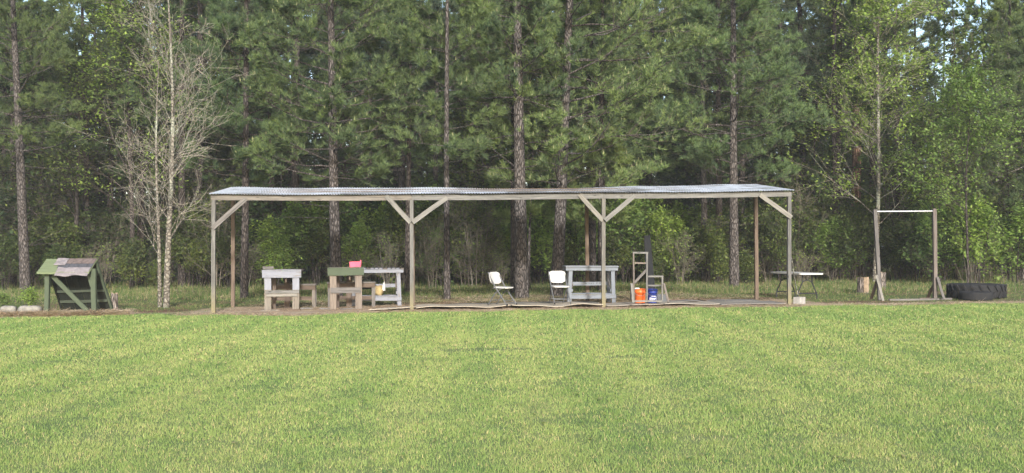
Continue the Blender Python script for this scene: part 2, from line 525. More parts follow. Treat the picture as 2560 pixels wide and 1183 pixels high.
xs = np.concatenate([np.linspace(-900, -60, 8), np.linspace(-55, 55, 141), np.linspace(60, 900, 8)])
ys = np.concatenate([np.linspace(-300, -8, 6), np.linspace(-5, 70, 131), np.linspace(75, 900, 12)])
GX, GY = np.meshgrid(xs, ys, indexing='ij')
GZ = ground_h(GX, GY)
gi = np.arange(GX.size).reshape(GX.shape)
gq = np.stack([gi[:-1, :-1], gi[1:, :-1], gi[1:, 1:], gi[:-1, 1:]], -1).reshape(-1, 4)

def lawn_color(nt, pos):
    """large-scale lawn tint shared by the thatch and the blades"""
    sx = nt.nodes.new("ShaderNodeSeparateXYZ"); L(nt, pos, sx.inputs[0])
    rot = mapping(nt, pos, (1, 0.10, 1), rot=(0, 0, R(-4)))
    s = nt.nodes.new("ShaderNodeSeparateXYZ"); L(nt, rot, s.inputs[0])
    wv = mathn(nt, 'SINE', mathn(nt, 'MULTIPLY', s.outputs[0], 5.0))
    n1 = noise(nt, mapping(nt, pos, (1, 0.7, 1)), 0.55, 4, 0.6)
    n2 = noise(nt, pos, 2.6, 4, 0.65)
    f = mathn(nt, 'ADD', mathn(nt, 'ADD', mathn(nt, 'MULTIPLY', wv, 0.075), mathn(nt, 'MULTIPLY', n1, 0.50)), mathn(nt, 'MULTIPLY', n2, 0.50))
    # greener band close to the shelter
    b = mathn(nt, 'SUBTRACT', sx.outputs[1], mathn(nt, 'MULTIPLY', sx.outputs[0], 0.088))
    band = ramp(nt, mathn(nt, 'MULTIPLY', b, 1 / 30.0), [(0.62, 0.0), (0.74, 1.0), (0.90, 1.0)])
    f = mathn(nt, 'SUBTRACT', f, mathn(nt, 'MULTIPLY', band, 0.13))
    return f

def ground_mat():
    m, nt, out = new_mat("ground_cover")
    g = nt.nodes.new("ShaderNodeNewGeometry"); pos = g.outputs["Position"]
    sx = nt.nodes.new("ShaderNodeSeparateXYZ"); L(nt, pos, sx.inputs[0])
    n_big = noise(nt, pos, 0.35, 4); n_mid = noise(nt, pos, 1.6, 5, 0.65); n_f = noise(nt, pos, 18, 5, 0.7)
    lf = lawn_color(nt, pos)
    lawn = ramp(nt, lf, [(0.38, (0.095, 0.150, 0.048)), (0.60, (0.15, 0.19, 0.066))])
    lawn = mixc(nt, mathn(nt, 'MULTIPLY', n_f, 0.5), lawn, (0.15, 0.14, 0.07))
    dirt = ramp(nt, n_mid, [(0.3, (0.25, 0.185, 0.13)), (0.55, (0.36, 0.29, 0.21)), (0.7, (0.42, 0.37, 0.29))])
    dirt = mixc(nt, mathn(nt, 'MULTIPLY', n_f, 0.6), dirt, (0.20, 0.13, 0.08))
    litter = ramp(nt, n_mid, [(0.3, (0.075, 0.048, 0.032)), (0.6, (0.15, 0.095, 0.06))])
    green = ramp(nt, n_f, [(0.3, (0.05, 0.08, 0.025)), (0.7, (0.10, 0.135, 0.045))])
    wood = mixc(nt, ramp(nt, n_big, [(0.40, 0.0), (0.55, 0.8)]), litter, green)
    at_ = nt.nodes.new("ShaderNodeAttribute"); at_.attribute_name = "zone"
    s2 = nt.nodes.new("ShaderNodeSeparateColor"); L(nt, at_.outputs["Color"], s2.inputs[0])
    jit = mathn(nt, 'MULTIPLY', mathn(nt, 'SUBTRACT', n_mid, 0.5), 0.9)
    d = mathn(nt, 'ADD', s2.outputs[0], jit)          # 0 lawn .. 1 dirt
    c = mixc(nt, ramp(nt, d, [(0.45, 0.0), (0.60, 1.0)]), lawn, dirt)
    w = mathn(nt, 'ADD', s2.outputs[1], jit)
    c = mixc(nt, ramp(nt, w, [(0.40, 0.0), (0.65, 1.0)]), c, wood)
    principled(nt, out, c, 0.95, 0.1, bump=n_f, bstr=0.5, bdist=0.03)
    return m

M['ground'] = ground_mat()
gm = np_mesh("ground", np.stack([GX, GY, GZ], -1).reshape(-1, 3), None, gq, [M['ground']], smooth=True)
EY = edge_y(GX)
zone_d = np.clip((GY - EY) / 0.6 + 0.5, 0, 1)
zone_w = np.clip((GY - EY - 3.6) / 1.2 + 0.5, 0, 1)
zone_w = np.where(np.abs(GX) > 7.9, np.clip((GY - EY - 1.0) / 0.8 + .5, 0, 1), zone_w)
zone_d = np.where((GX > -9.7) & (GX < -7.75) & (GY < EY + 2), zone_d * .55, zone_d)
ca = gm.attributes.new("zone", 'FLOAT_COLOR', 'POINT')
arr = np.stack([zone_d, zone_w, np.zeros_like(zone_d), np.ones_like(zone_d)], -1).reshape(-1)
ca.data.foreach_set("color", arr.astype(np.float32))
go = bpy.data.objects.new("ground", gm)
COL.objects.link(go)
tag(go, kind='structure')

# ------------------------------------------------------------------ lawn blades (stuff)
def grass_mat(name, stops, dead=(0.42, 0.36, 0.18), deadf=0.12, lawn=True):
    m, nt, out = new_mat(name)
    g = nt.nodes.new("ShaderNodeNewGeometry")
    f = lawn_color(nt, g.outputs["Position"]) if lawn else noise(nt, g.outputs["Position"], 0.8, 4)
    rnd = g.outputs["Random Per Island"]
    f = mathn(nt, 'ADD', f, mathn(nt, 'MULTIPLY', mathn(nt, 'SUBTRACT', rnd, 0.5), 0.24))
    c = ramp(nt, f, stops)
    r2 = mathn(nt, 'FRACT', mathn(nt, 'MULTIPLY', rnd, 91.7))
    thr = mathn(nt, 'LESS_THAN', r2, mathn(nt, 'MULTIPLY', f, deadf * 2))
    c = mixc(nt, thr, c, dead)
    d = N(nt, "ShaderNodeBsdfPrincipled", Roughness=0.6)
    d.inputs["Specular IOR Level"].default_value = 0.2
    L(nt, c, d.inputs["Base Color"])
    tr = nt.nodes.new("ShaderNodeBsdfTranslucent")
    L(nt, mixc(nt, 1.0, c, (1.3, 1.4, 0.7), 'MULTIPLY'), tr.inputs[0])
    mx = N(nt, "ShaderNodeMixShader"); mx.inputs[0].default_value = 0.35
    L(nt, d.outputs[0], mx.inputs[1]); L(nt, tr.outputs[0], mx.inputs[2]); L(nt, mx.outputs[0], out.inputs[0])
    return m

M['lawn'] = grass_mat("lawn_blades", [(0.26, (0.158, 0.242, 0.072)), (0.50, (0.228, 0.296, 0.094)), (0.74, (0.300, 0.340, 0.124))])
M['tall_grass'] = grass_mat("tall_grass_blades", [(0.32, (0.05, 0.095, 0.025)), (0.5, (0.085, 0.135, 0.038)), (0.68, (0.145, 0.175, 0.06))], dead=(0.25, 0.21, 0.12), deadf=0.25, lawn=False)

def blades(X, Y, h, w, lean=0.45, r=rng):
    n = len(X)
    Z = ground_h(X, Y) - 0.003
    az = r.uniform(0, 2 * np.pi, n)
    la = r.uniform(0, 2 * np.pi, n); lm = np.abs(r.normal(0, lean, n)) * h
    b = np.stack([X, Y, Z], -1)
    side = np.stack([np.cos(az), np.sin(az), np.zeros(n)], -1) * (w / 2)[:, None]
    tip = b + np.stack([np.cos(la) * lm, np.sin(la) * lm, h], -1)
    v = np.stack([b - side, b + side, tip], 1).reshape(-1, 3)
    return v, np.arange(3 * n).reshape(-1, 3)

def scatter_strip(y0, y1, dens, pad=2.3):
    """random points in the view wedge, padded for a step to the side"""
    wmax = 0.5 * y1 + pad
    n = int((y1 - y0) * 2 * wmax * dens)
    X = rng.uniform(-wmax, wmax, n); Y = rng.uniform(y0, y1, n)
    k = np.abs(X) < 0.5 * Y + pad
    return X[k], Y[k]

vs, ts, off = [], [], 0
for (y0, y1, dens, w, h) in ((5.4, 8.5, 5000, .0062, .030), (8.5, 11.5, 3500, .0078, .031), (11.5, 15, 2200, .0108, .033), (15, 20, 1350, .015, .035), (20, 28.2, 800, .021, .040)):
    X, Y = scatter_strip(y0, y1, dens)
    clump = 0.5 + 0.5 * np.sin(X * 9 + 3 * np.sin(Y * 5)) * np.cos(Y * 8 + 2 * np.sin(X * 6))
    k = (rng.uniform(0, 1, len(X)) < 0.72 + 0.28 * clump) & (Y < edge_y(X) + rng.normal(0, 0.10, len(X)) + np.abs(rng.normal(0, .35, len(X))) * (clump > .75))
    # small worn patches in the lawn
    for (bx, by, br) in ((at(1765, 1105, 8.6).x, 8.6, 0.16), (at(1180, 878, 15.9).x, 16.1, 0.30), (at(1250, 876, 15.9).x, 16.2, 0.28), (at(1560, 900, 14.9).x, 14.9, 0.16)):
        k &= ~((((X - bx) / 1.6) ** 2 + (Y - by) ** 2 < br * br) & (rng.uniform(0, 1, len(X)) < 0.7))
    X, Y = X[k], Y[k]
    hh = h * rng.uniform(0.45, 1.25, len(X)) * (0.9 + 0.18 * clump[k])
    v, t = blades(X, Y, hh, np.full(len(X), w) * rng.uniform(.7, 1.3, len(X)), 0.65)
    vs.append(v); ts.append(t + off); off += len(v)
me = np_mesh("lawn_grass", np.concatenate(vs), np.concatenate(ts), None, [M['lawn']])
o = bpy.data.objects.new("lawn_grass", me); COL.objects.link(o)
tag(o, "mown green lawn with yellowish patches filling the foreground", "grass", kind='stuff')

n = 900
X, Y = scatter_strip(5.8, 25, 2.2)
k = rng.uniform(0, 1, len(X)) < .9
X, Y = X[k], Y[k]
gw = Geo()
pw = np.repeat(np.stack([X, Y, ground_h(X, Y) + .022], -1), 7, 0) + rng.normal(0, .022, (len(X) * 7, 3)) * np.array([1, 1, .2])
aa = rng.uniform(0, 6.28, len(pw)); ss = rng.uniform(.010, .022, len(pw))[:, None]
a_ = np.stack([np.cos(aa), np.sin(aa), rng.normal(.1, .25, len(pw))], -1); b_ = np.stack([-np.sin(aa), np.cos(aa), rng.normal(0, .25, len(pw))], -1)
gw.add(np.stack([pw - a_ * ss, pw + b_ * ss * .7, pw + a_ * ss, pw - b_ * ss * .7], 1).reshape(-1, 3), q=np.arange(4 * len(pw)).reshape(-1, 4))
M['weed'] = leaf_mat("lawn_weed", [(0.10, 0.19, 0.05), (0.16, 0.24, 0.08), (0.30, 0.25, 0.13), (0.13, 0.22, 0.06)], 0.3, 0.2, 2.0)
o = gw.obj("lawn_weeds", M['weed']); tag(o, "small broad weeds and dead leaves scattered through the mown lawn", "weeds", kind='stuff')

# rough grass behind and beside the shelter
vs, ts, off = [], [], 0
for (y0, y1, dens, w, h) in ((25.0, 33, 380, .014, .10), (33, 42, 260, .020, .15), (42, 52, 110, .026, .24)):
    X, Y = scatter_strip(y0, y1, dens, 2)
    cl = fine_noise(X * .8, Y * .8)
    vloc = Y - 26 - 0.0883 * (X + 7.46)
    under = (np.abs(X) < 7.6) & (vloc < 3.6)
    front = Y < edge_y(X) + 0.5
    beside = (vloc < 1.2) & (rng.uniform(0, 1, len(X)) < 0.75)
    k = (~under) & (~front) & (~beside) & (rng.uniform(-1.1, 1.3, len(X)) < cl * .8 + 0.35)
    X, Y = X[k], Y[k]
    ramp_h = np.clip((Y - 27) / 8, 0.45, 1)
    v, t = blades(X, Y, h * ramp_h * rng.uniform(.35, 1.3, len(X)), np.full(len(X), w) * rng.uniform(.6, 1.2, len(X)), 0.35)
    vs.append(v); ts.append(t + off); off += len(v)
me = np_mesh("rough_grass", np.concatenate(vs), np.concatenate(ts), None, [M['tall_grass']])
o = bpy.data.objects.new("rough_grass", me); COL.objects.link(o)
tag(o, "taller rough grass between the shelter and the wood", "grass", kind='stuff')

# pine straw and chips on the bare strip
M['straw'] = grass_mat("pine_straw_litter", [(0.3, (0.22, 0.15, 0.11)), (0.5, (0.34, 0.255, 0.19)), (0.7, (0.44, 0.36, 0.28))], dead=(0.5, 0.42, 0.32), deadf=0.2, lawn=False)
def litter(n, fx, fy, hmax=0.03, ln=(.06, .16), w=.008):
    X, Y = fx(n), fy(n)
    Y = np.where(Y < -50, edge_y(X) + np.abs(rng.normal(0, .5, n)) - .12, Y)
    Z = ground_h(X, Y) + rng.uniform(0, 1, n) ** 2 * hmax + .003
    a = rng.uniform(0, 2 * np.pi, n); l = rng.uniform(*ln, n)
    d = np.stack([np.cos(a), np.sin(a), rng.normal(0, .22, n)], -1) * l[:, None]
    s = np.stack([-np.sin(a), np.cos(a), np.ones(n) * .5], -1) * w / 2
    c = np.stack([X, Y, Z], -1)
    v = np.stack([c - s, c + s, c + d], 1).reshape(-1, 3)
    return v, np.arange(3 * n).reshape(-1, 3)
parts = [litter(16000, lambda n: rng.uniform(-8.3, 14.5, n), lambda n: np.full(n, -99.0)),
         litter(9000, lambda n: rng.uniform(-12.8, -9.4, n), lambda n: 25.35 + np.abs(rng.normal(0, .28, n)), .12, (.08, .28), .012),
         litter(16000, lambda n: rng.uniform(-7.5, 7.5, n), lambda n: rng.uniform(26.5, 33, n), .02),
         litter(14000, lambda n: rng.normal(1.5, 2.2, n), lambda n: rng.normal(32.5, 1.6, n), .03, (.06, .18), .012),
         litter(9000, lambda n: rng.uniform(-24, 24, n), lambda n: rng.uniform(34, 50, n), .05, (.1, .25), .02)]
vs, ts, off = [], [], 0
for v, t in parts:
    vs.append(v); ts.append(t + off); off += len(v)
me = np_mesh("pine_straw", np.concatenate(vs), np.concatenate(ts), None, [M['straw']])
o = bpy.data.objects.new("pine_straw", me); COL.objects.link(o)
tag(o, "reddish brown pine straw littering the bare strip along the shelter", "pine straw", kind='stuff')

# ------------------------------------------------------------------ shelter
TH = math.atan2(1.30, 14.73)
SH0 = on_ground(534, 26.0)
shelter = thing("open_shelter", "long open-sided lumber shelter with a low corrugated metal roof", "shelter", SH0, TH)
def su(u): return 0.0095 * u
US = (0, 4.93, 9.86, 14.79)
def zr(u, v):       # roof surface, shelter space
    f = (u / 4.93) % 1.0
    k = min(2, max(0, int(u // 4.93)))
    dip = -0.022 * math.sin(math.pi * f) if 0 < u < 14.79 else 0
    off = np.interp(u, (0, 2.4, 4.93, 7.4, 9.86, 12, 14.79), (0.0, -0.02, -0.02, 0.0, -0.005, 0.0, 0.02))
    mid = math.exp(-((u - 8.6) / 2.3) ** 2)
    rip = 0.010 * math.sin(u * 2.3 + 1) + 0.006 * math.sin(u * 5.1)
    return 2.965 + su(u) + 0.108 * (v + 0.15) - 0.075 * mid * max(0, v) / 3 + float(off) + dip * .6 + rip * (0.4 + 0.4 * max(0, v) / 3)
for i, u in enumerate(US):
    b = board("post", (u, 0, -0.05 + su(u)), (u, 0, zr(u, 0) - 0.165), 0.095, 0.095, M['post'], shelter, up=(1, 0, 0))
    if i == 0: b["label"] = "front left corner post with a yellowish stained foot"
    board("back_post", (u + (0.02 if i else 0), 2.72, -0.05 + su(u)), (u, 2.72, zr(u, 2.72) - 0.165), 0.10, 0.10, M['wood_brown'], shelter, up=(1, 0, 0))
for i in range(3):
    u0, u1 = US[i], US[i + 1]
    e0 = 0.06 if i == 0 else -0.002
    e1 = 0.06 if i == 2 else -0.002
    o = board("front_beam", (u0 - e0, -0.02, zr(u0, 0) - 0.095), (u1 + e1, -0.02, zr(u1, 0) - 0.095), 0.138, 0.045, M['wood'] if i == 0 else M['wood_pale'], shelter, bow=-0.012)
    board("back_beam", (u0 - e0, 2.72, zr(u0, 2.72) - 0.095), (u1 + e1, 2.72, zr(u1, 2.72) - 0.095), 0.138, 0.045, M['wood_brown'], shelter)
for u in np.linspace(0.08, 14.7, 13):
    board("rafter", (u, 0.01, zr(u, 0.01) - 0.07), (u, 2.95, zr(u, 2.95) - 0.07), 0.085, 0.038, M['wood_brown'], shelter)
for v in (0.9, 1.8):
    board("purlin", (-0.05, v, zr(0, v) - 0.022), (14.84, v, zr(14.8, v) - 0.022), 0.02, 0.08, M['wood_brown'], shelter)
def brace(u0, z0, u1, z1):
    board("brace", (u0, -0.075, z0), (u1, -0.075, z1), 0.115, 0.04, M['wood_pale'] if u0 > 2 else M['wood'], shelter, up=(0, 0, 1))
brace(-0.02, 2.12, 0.80, 2.86)
brace(4.90, 2.23 + su(4.9), 4.28, 2.90 + su(4.9)); board("brace", (4.95, -0.118, 2.23 + su(4.9)), (5.82, -0.078, 2.86 + su(5)), 0.115, 0.04, M['wood_pale'], shelter)
brace(9.83, 2.24 + su(9.8), 9.22, 2.91 + su(9.8)); board("brace", (9.88, -0.118, 2.24 + su(9.8)), (10.66, -0.078, 2.89 + su(9.9)), 0.115, 0.04, M['wood_pale'], shelter)
brace(14.83, 2.28 + su(14.8), 13.98, 2.88 + su(14.8))
# corrugated sheets, each its own piece
NS, SW = 24, 14.97 / 24
for i in range(NS):
    u0 = -0.09 + i * SW
    nseg = 9 * 6
    us = u0 + np.linspace(0, SW + 0.03, nseg + 1)
    rows = []
    vsr = (-0.16 + random.uniform(-.012, .012), 0.9, 1.9, 3.02 + random.uniform(-.02, .02))
    lift = 0.004 * (i % 2)
    for vv in vsr:
        for u in us:
            ph = (u + 0.09) / (SW / 9) * 2 * math.pi
            rows.append((u, vv, zr(u, vv) + 0.011 * math.cos(ph) + lift + 0.008))
    n1 = nseg + 1
    q = [(r_ * n1 + k, r_ * n1 + k + 1, (r_ + 1) * n1 + k + 1, (r_ + 1) * n1 + k) for r_ in range(3) for k in range(nseg)]
    g = Geo(); g.add(rows, q=q, smooth=True)
    g.obj("roof_sheet", M['roof'], shelter)

# ------------------------------------------------------------------ boards and sheets on the shelter floor
def S2W(u, v):
    c, s = math.cos(TH), math.sin(TH)
    x = SH0.x + c * u - s * v; y = SH0.y + s * u + c * v
    return x, y
def px2u(px, v):
    lo, hi = -2.0, 18.0
    for _ in range(40):
        mid = (lo + hi) / 2
        x, y = S2W(mid, v)
        if x / y * F + 1280 < px: lo = mid
        else: hi = mid
    return lo
def sheet(label, u0, u1, v0, v1, mat, z=0.03, wav=0.02, th=0.014, sk=0.0, seed=0, slope=0.0):
    r = random.Random(seed)
    nx, ny = 14, 4
    top, bot = [], []
    p1, p2 = r.uniform(0, 6), r.uniform(0, 6)
    for j in range(ny + 1):
        for i in range(nx + 1):
            s, t = i / nx, j / ny
            u = u0 + (u1 - u0) * s + sk * t
            v = v0 + (v1 - v0) * t + 0.01 * math.sin(9 * s + p1)
            x, y = S2W(u, v)
            zz = float(gz(x)) + z + wav * (0.5 + 0.5 * math.sin(7.5 * s + p1 + t)) * (1 - .4 * t) + slope * s + 0.3 * wav * math.sin(15 * s + p2)
            top.append((x, y, zz + th)); bot.append((x, y, zz))
    c = Vector((sum(p[0] for p in top) / len(top), sum(p[1] for p in top) / len(top), sum(p[2] for p in bot) / len(top)))
    v = np.array(top + bot) - np.array(c)
    n1 = nx + 1; T = len(top); q = []
    for j in range(ny):
        for i in range(nx):
            a = j * n1 + i
            q.append((a, a + 1, a + n1 + 1, a + n1)); q.append((T + a, T + a + n1, T + a + n1 + 1, T + a + 1))
    ring = [i for i in range(n1)] + [j * n1 + nx for j in range(1, ny + 1)] + [ny * n1 + i for i in range(nx - 1, -1, -1)] + [j * n1 for j in range(ny - 1, 0, -1)]
    for k in range(len(ring)):
        a, b = ring[k], ring[(k + 1) % len(ring)]
        q.append((a, T + a, T + b, b))
    g = Geo(); g.add(v, q=q)
    o = g.obj("plywood_sheet", mat, None, loc=c)
    tag(o, label, "plywood sheet", "sheets laid as the shelter floor")
    return o
sheet("short tan sheet on the ground left of the second front post", px2u(922, -.05), px2u(1026, -.05), -0.12, 0.62, M['ply'], 0.02, 0.008, sk=0.35, seed=1, slope=0.05)
sheet("pale wavy sheet between the second front post and the left chair", px2u(1040, 0), px2u(1277, 0), -0.05, 1.15, M['ply'], 0.05, 0.035, seed=2)
sheet("pale wavy sheet under the two white chairs up to the third post", px2u(1279, 0), px2u(1506, 0), -0.12, 1.10, M['ply'], 0.045, 0.05, seed=3)
sheet("long tan sheet under the wooden stand and buckets", px2u(1516, 0), px2u(1799, 0), -0.02, 1.10, M['ply'], 0.035, 0.03, seed=5)
sheet("grey sheet at the right end against the corner post", px2u(1803, 0), px2u(1966, 0), 0.0, 1.3, M['ply_dark'], 0.02, 0.008, seed=6)
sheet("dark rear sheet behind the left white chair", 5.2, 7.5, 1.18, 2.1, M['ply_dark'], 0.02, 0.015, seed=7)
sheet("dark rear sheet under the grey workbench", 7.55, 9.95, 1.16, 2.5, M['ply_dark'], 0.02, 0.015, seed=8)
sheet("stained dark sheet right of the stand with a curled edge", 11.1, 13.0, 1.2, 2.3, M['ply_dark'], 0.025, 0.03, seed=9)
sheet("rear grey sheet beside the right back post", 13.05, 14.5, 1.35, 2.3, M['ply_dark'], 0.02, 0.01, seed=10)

def lumber(label, p0, p1, w, t, mat, cat="board", name="loose_board", dz=0.0):
    z0, z1 = float(gz(p0[0])) + dz + w / 2, float(gz(p1[0])) + dz + w / 2
    o = board(name, (p0[0], p0[1], z0), (p1[0], p1[1], z1), w, t, mat)
    return tag(o, label, cat)
W = lambda px, Y: (at(px, 615, Y).x, Y)
lumber("thin board lying in front of the white-topped bench", W(652, 26.75), W(700, 26.8), .03, .09, M['wood'])
lumber("second thin board lying between the bench legs", W(700, 26.7), W(752, 26.75), .035, .10, M['wood_brown'])
lumber("pale lumber foot board right of the white-topped bench", W(752, 27.4), W(782, 27.45), .035, .12, M['wood_pale'])
lumber("pale board stub at the left foot of the green-topped bench", W(801, 27.2), W(830, 27.1), .04, .10, M['wood_pale'])
lumber("broken plank lying between the two benches and the deck", W(850, 26.9), W(895, 27.2), .035, .08, M['wood'])
lumber("timber lying on the ground along the pull-up frame", W(2222, 28.6), W(2378, 28.85), .05, .08, M['wood'], "timber", "ground_timber")
lumber("short timber lying behind the right foot of the pull-up frame", W(2298, 29.1), W(2336, 29.1), .05, .09, M['wood_brown'], "timber", "ground_timber")
lumber("dark strip of wood lying on the deck right of the stand", W(1668, 28.9), W(1712, 29.1), .02, .05, M['wood_brown'], dz=.05)
lumber("thin bent strip lying across the deck near the right back post", W(1745, 28.9), W(1765, 28.3), .02, .04, M['wood_brown'], dz=.06)

# ------------------------------------------------------------------ shooting benches
def shooting_bench(label, px0, px1, Y, h, top_m, leg_m, rail_m, seat_px, sy=1.0, two_rails=True, seat_h=0.62):
    cx = (px0 + px1) / 2
    p = on_ground(cx, Y)
    w = (px1 - px0) / F * Y
    t = thing("shooting_bench", label, "bench", p, TH)
    lx = w / 2 - 0.14
    for s in (-1, 1):
        board("leg", (s * lx, 0, -0.03), (s * lx, 0, h - 0.03), 0.17, 0.045, leg_m, t, up=(1, 0, 0))
        board("leg", (s * lx * .8, 0.62, -0.03), (s * lx * .8, 0.62, h - 0.03), 0.10, 0.045, M['wood_brown'], t, up=(1, 0, 0))
    board("apron", (-w / 2, -0.046, h - 0.115), (w / 2, -0.046, h - 0.105), 0.17, 0.04, top_m, t)
    n = 5
    for k in range(n):
        y = -0.06 + 0.15 * k + 0.06
        board("top_board", (-w / 2 - .004, y, h - 0.008), (w / 2 + .004 * (k % 2), y, h - 0.002), 0.03, 0.142, top_m if k == 0 else M['wood'], t)
    if two_rails:
        board("rail", (-lx - .05, -0.046, 0.475), (lx + .09, -0.046, 0.485), 0.075, 0.04, rail_m, t)
        board("rail", (-lx - .03, -0.048, 0.392), (lx + .05, -0.048, 0.40), 0.078, 0.042, rail_m, t)
    else:
        board("rail", (-lx - .06, -0.046, 0.50), (lx + .06, -0.046, 0.50), 0.145, 0.04, rail_m, t)
    # central rear stem and the low seat behind
    board("stem", (0.02, 0.95, -0.02), (0.02, 0.95, h - 0.2), 0.15, 0.045, M['wood_brown'], t, up=(1, 0, 0))
    board("spine", (0.09, 0.05, h - 0.27), (0.09, 1.0, h - 0.27), 0.10, 0.04, M['wood_brown'], t)
    s0 = (seat_px[0] - cx) / F * (Y + sy); s1 = (seat_px[1] - cx) / F * (Y + sy)
    shift = -(cx - 1280) / F * sy * 0
    for yy in (0, .15, .30):
        board("seat_board", (s0, sy + yy, seat_h), (s1, sy + yy, seat_h + .005), 0.035, 0.14, M['wood'], t)
    board("seat_rail", (s0 + .02, sy - .03, seat_h - .075), (s1 - .02, sy - .03, seat_h - .075), 0.11, 0.035, M['wood_brown'], t)
    for s in (s0 + .06, s1 - .06):
        for yy in (0, .3):
            board("seat_leg", (s, sy + yy, -0.03), (s, sy + yy, seat_h - .02), 0.085, 0.04, M['wood'], t, up=(1, 0, 0))
    board("seat_stretcher", (s0 + .08, sy + .04, .25), (s1 - .08, sy + .04, .25), 0.10, 0.035, M['wood_brown'], t)
    return t, p, w
b1, p1_, w1_ = shooting_bench("wooden shooting bench with white painted top and half-painted legs", 657, 753, 26.95, 1.04, M['paint_white'], M['paint_leg'], M['wood_pale'], (651, 777))
b2, p2_, w2_ = shooting_bench("wooden shooting bench with green painted top and bare legs", 820, 910, 27.05, 1.08, M['paint_green'], M['wood_tan'], M['wood'], (812, 932), two_rails=False, seat_h=0.66)
o = board("wood_block", (at(656, 615, 27.0).x, 27.05, p1_.z + 1.05 + .045), (at(682, 615, 27.0).x, 27.1, p1_.z + 1.05 + .045), 0.075, 0.09, M['wood'])
tag(o, "short grey wood block on the left end of the white-topped bench", "wood block")
# pink crate
cr = thing("pink_crate", "small bright pink plastic crate on the green-topped bench", "crate", (at(888, 615, 27.3).x, 27.3, p2_.z + 1.095), TH + .1)
board("side_panel", (-.145, -.08, .07), (.125, -.08, .078), .14, .012, M['pink'], cr)
board("side_panel", (-.145, .10, .07), (.14, .10, .078), .14, .012, M['pink'], cr)
board("end_panel", (-.138, -.072, .07), (-.138, .094, .07), .14, .012, M['pink'], cr)
board("end_panel", (.135, -.08, .075), (.135, .094, .08), .17, .012, M['pink'], cr)
board("bottom_panel", (-.13, .01, .008), (.13, .01, .008), .012, .16, M['pink'], cr)
board("corner_tab", (.132, -.088, .02), (.14, -.088, .185), .03, .01, M['pink'], cr, up=(1, 0, 0))
# white cup hanging under the green top
g = Geo(); g.lathe([(0.001, 0), (.035, 0), (.042, .02), (.05, .15), (.055, .19), (.05, .19), (.044, .15), (.03, .015)], 14)
g.box((-.06, 0, .19), (.14, .09, .018))
o = g.obj("white_cup", M['white_plastic'], None, loc=(at(885, 615, 27.9).x, 27.9, at(885, 705, 27.9).z))
tag(o, "white plastic cup hanging under the green-topped bench", "cup")

# ------------------------------------------------------------------ workbenches
def workbench(label, px0, px1, Y, h, m, d=0.6, plank_dir='x', rz=TH, marks=False):
    cx = (px0 + px1) / 2
    p = on_ground(cx, Y); w = (px1 - px0) / F * Y
    t = thing("workbench", label, "workbench", (p.x, Y, p.z + .03), rz, None)
    lx = w / 2 - 0.14
    for s in (-1, 1):
        for y in (0.03, d - .05):
            board("leg", (s * (lx + (.03 if y < .1 else -.02)), y, -0.05), (s * (lx + (-.01 if y < .1 else -.03)), y, h - 0.03), 0.105, 0.06, m, t, up=(1, 0, 0))
    board("apron", (-w / 2 + .01, -0.025, h - 0.075), (w / 2 - .01, -0.025, h - 0.075), 0.09, 0.04, m, t)
    board("apron", (-w / 2 + .01, d, h - 0.075), (w / 2 - .01, d, h - 0.075), 0.09, 0.04, m, t)
    if plank_dir == 'x':
        for k in range(5):
            board("top_board", (-w / 2 - .005, -.02 + (d + .06) * k / 4.6, h - .008), (w / 2 + .005, -.02 + (d + .06) * k / 4.6, h - .008), 0.036, 0.128, m, t)
    else:
        n = 13
        for k in range(n):
            x = -w / 2 + .05 + (w - .1) * k / (n - 1)
            board("top_board", (x, -.07, h - .01), (x, d + .05, h - .005), 0.03, w / n - .022, m if k % 4 else M['wood'], t)
    board("mid_rail", (-lx + .02, d - .09, h - .50), (lx - .02, d - .09, h - .49), 0.10, 0.035, m, t)
    board("shelf_rail", (-lx - .06, -0.028, 0.16), (lx + .08, -0.028, 0.165), 0.10, 0.04, m, t)
    for k in range(4):
        board("shelf_board", (-lx - .02, .08 + .14 * k, .235), (lx + .02, .08 + .14 * k, .235), 0.03, 0.125, m, t)
    for s in (-1, 1):
        board("side_rail", (s * (lx - .055), 0.05, .34), (s * (lx - .055), d - .05, .34), .08, .035, m, t)
        board("side_brace", (s * (lx - .075), 0.10, .45), (s * (lx - .075), d - .12, .75), .06, .03, M['wood'], t)
    if marks:
        g = Geo(); r = random.Random(4)
        x = -.20
        while x < .34:
            ww = r.choice((.012, .02, .028)); hh = r.uniform(.028, .042)
            if r.random() < .85:
                g.box((x, 0, r.uniform(-.006, .006)), (ww * .45, .002, hh))
                g.box((x + ww * .5, 0.001, r.choice((-.014, 0, .014))), (ww, .002, .009))
            x += ww + r.choice((.010, .012, .03))
        g.obj("lettering", M['ink'], t, loc=(0, d - .111, h - .485))
    return t
workbench("grey-blue painted workbench behind the third front post", 1413, 1546, 28.6, 1.0, M['paint_grey'], marks=True)
workbench("white painted slatted workbench with a straw sack on its shelf", 874, 1009, 28.5, 1.0, M['paint_white'], plank_dir='y')
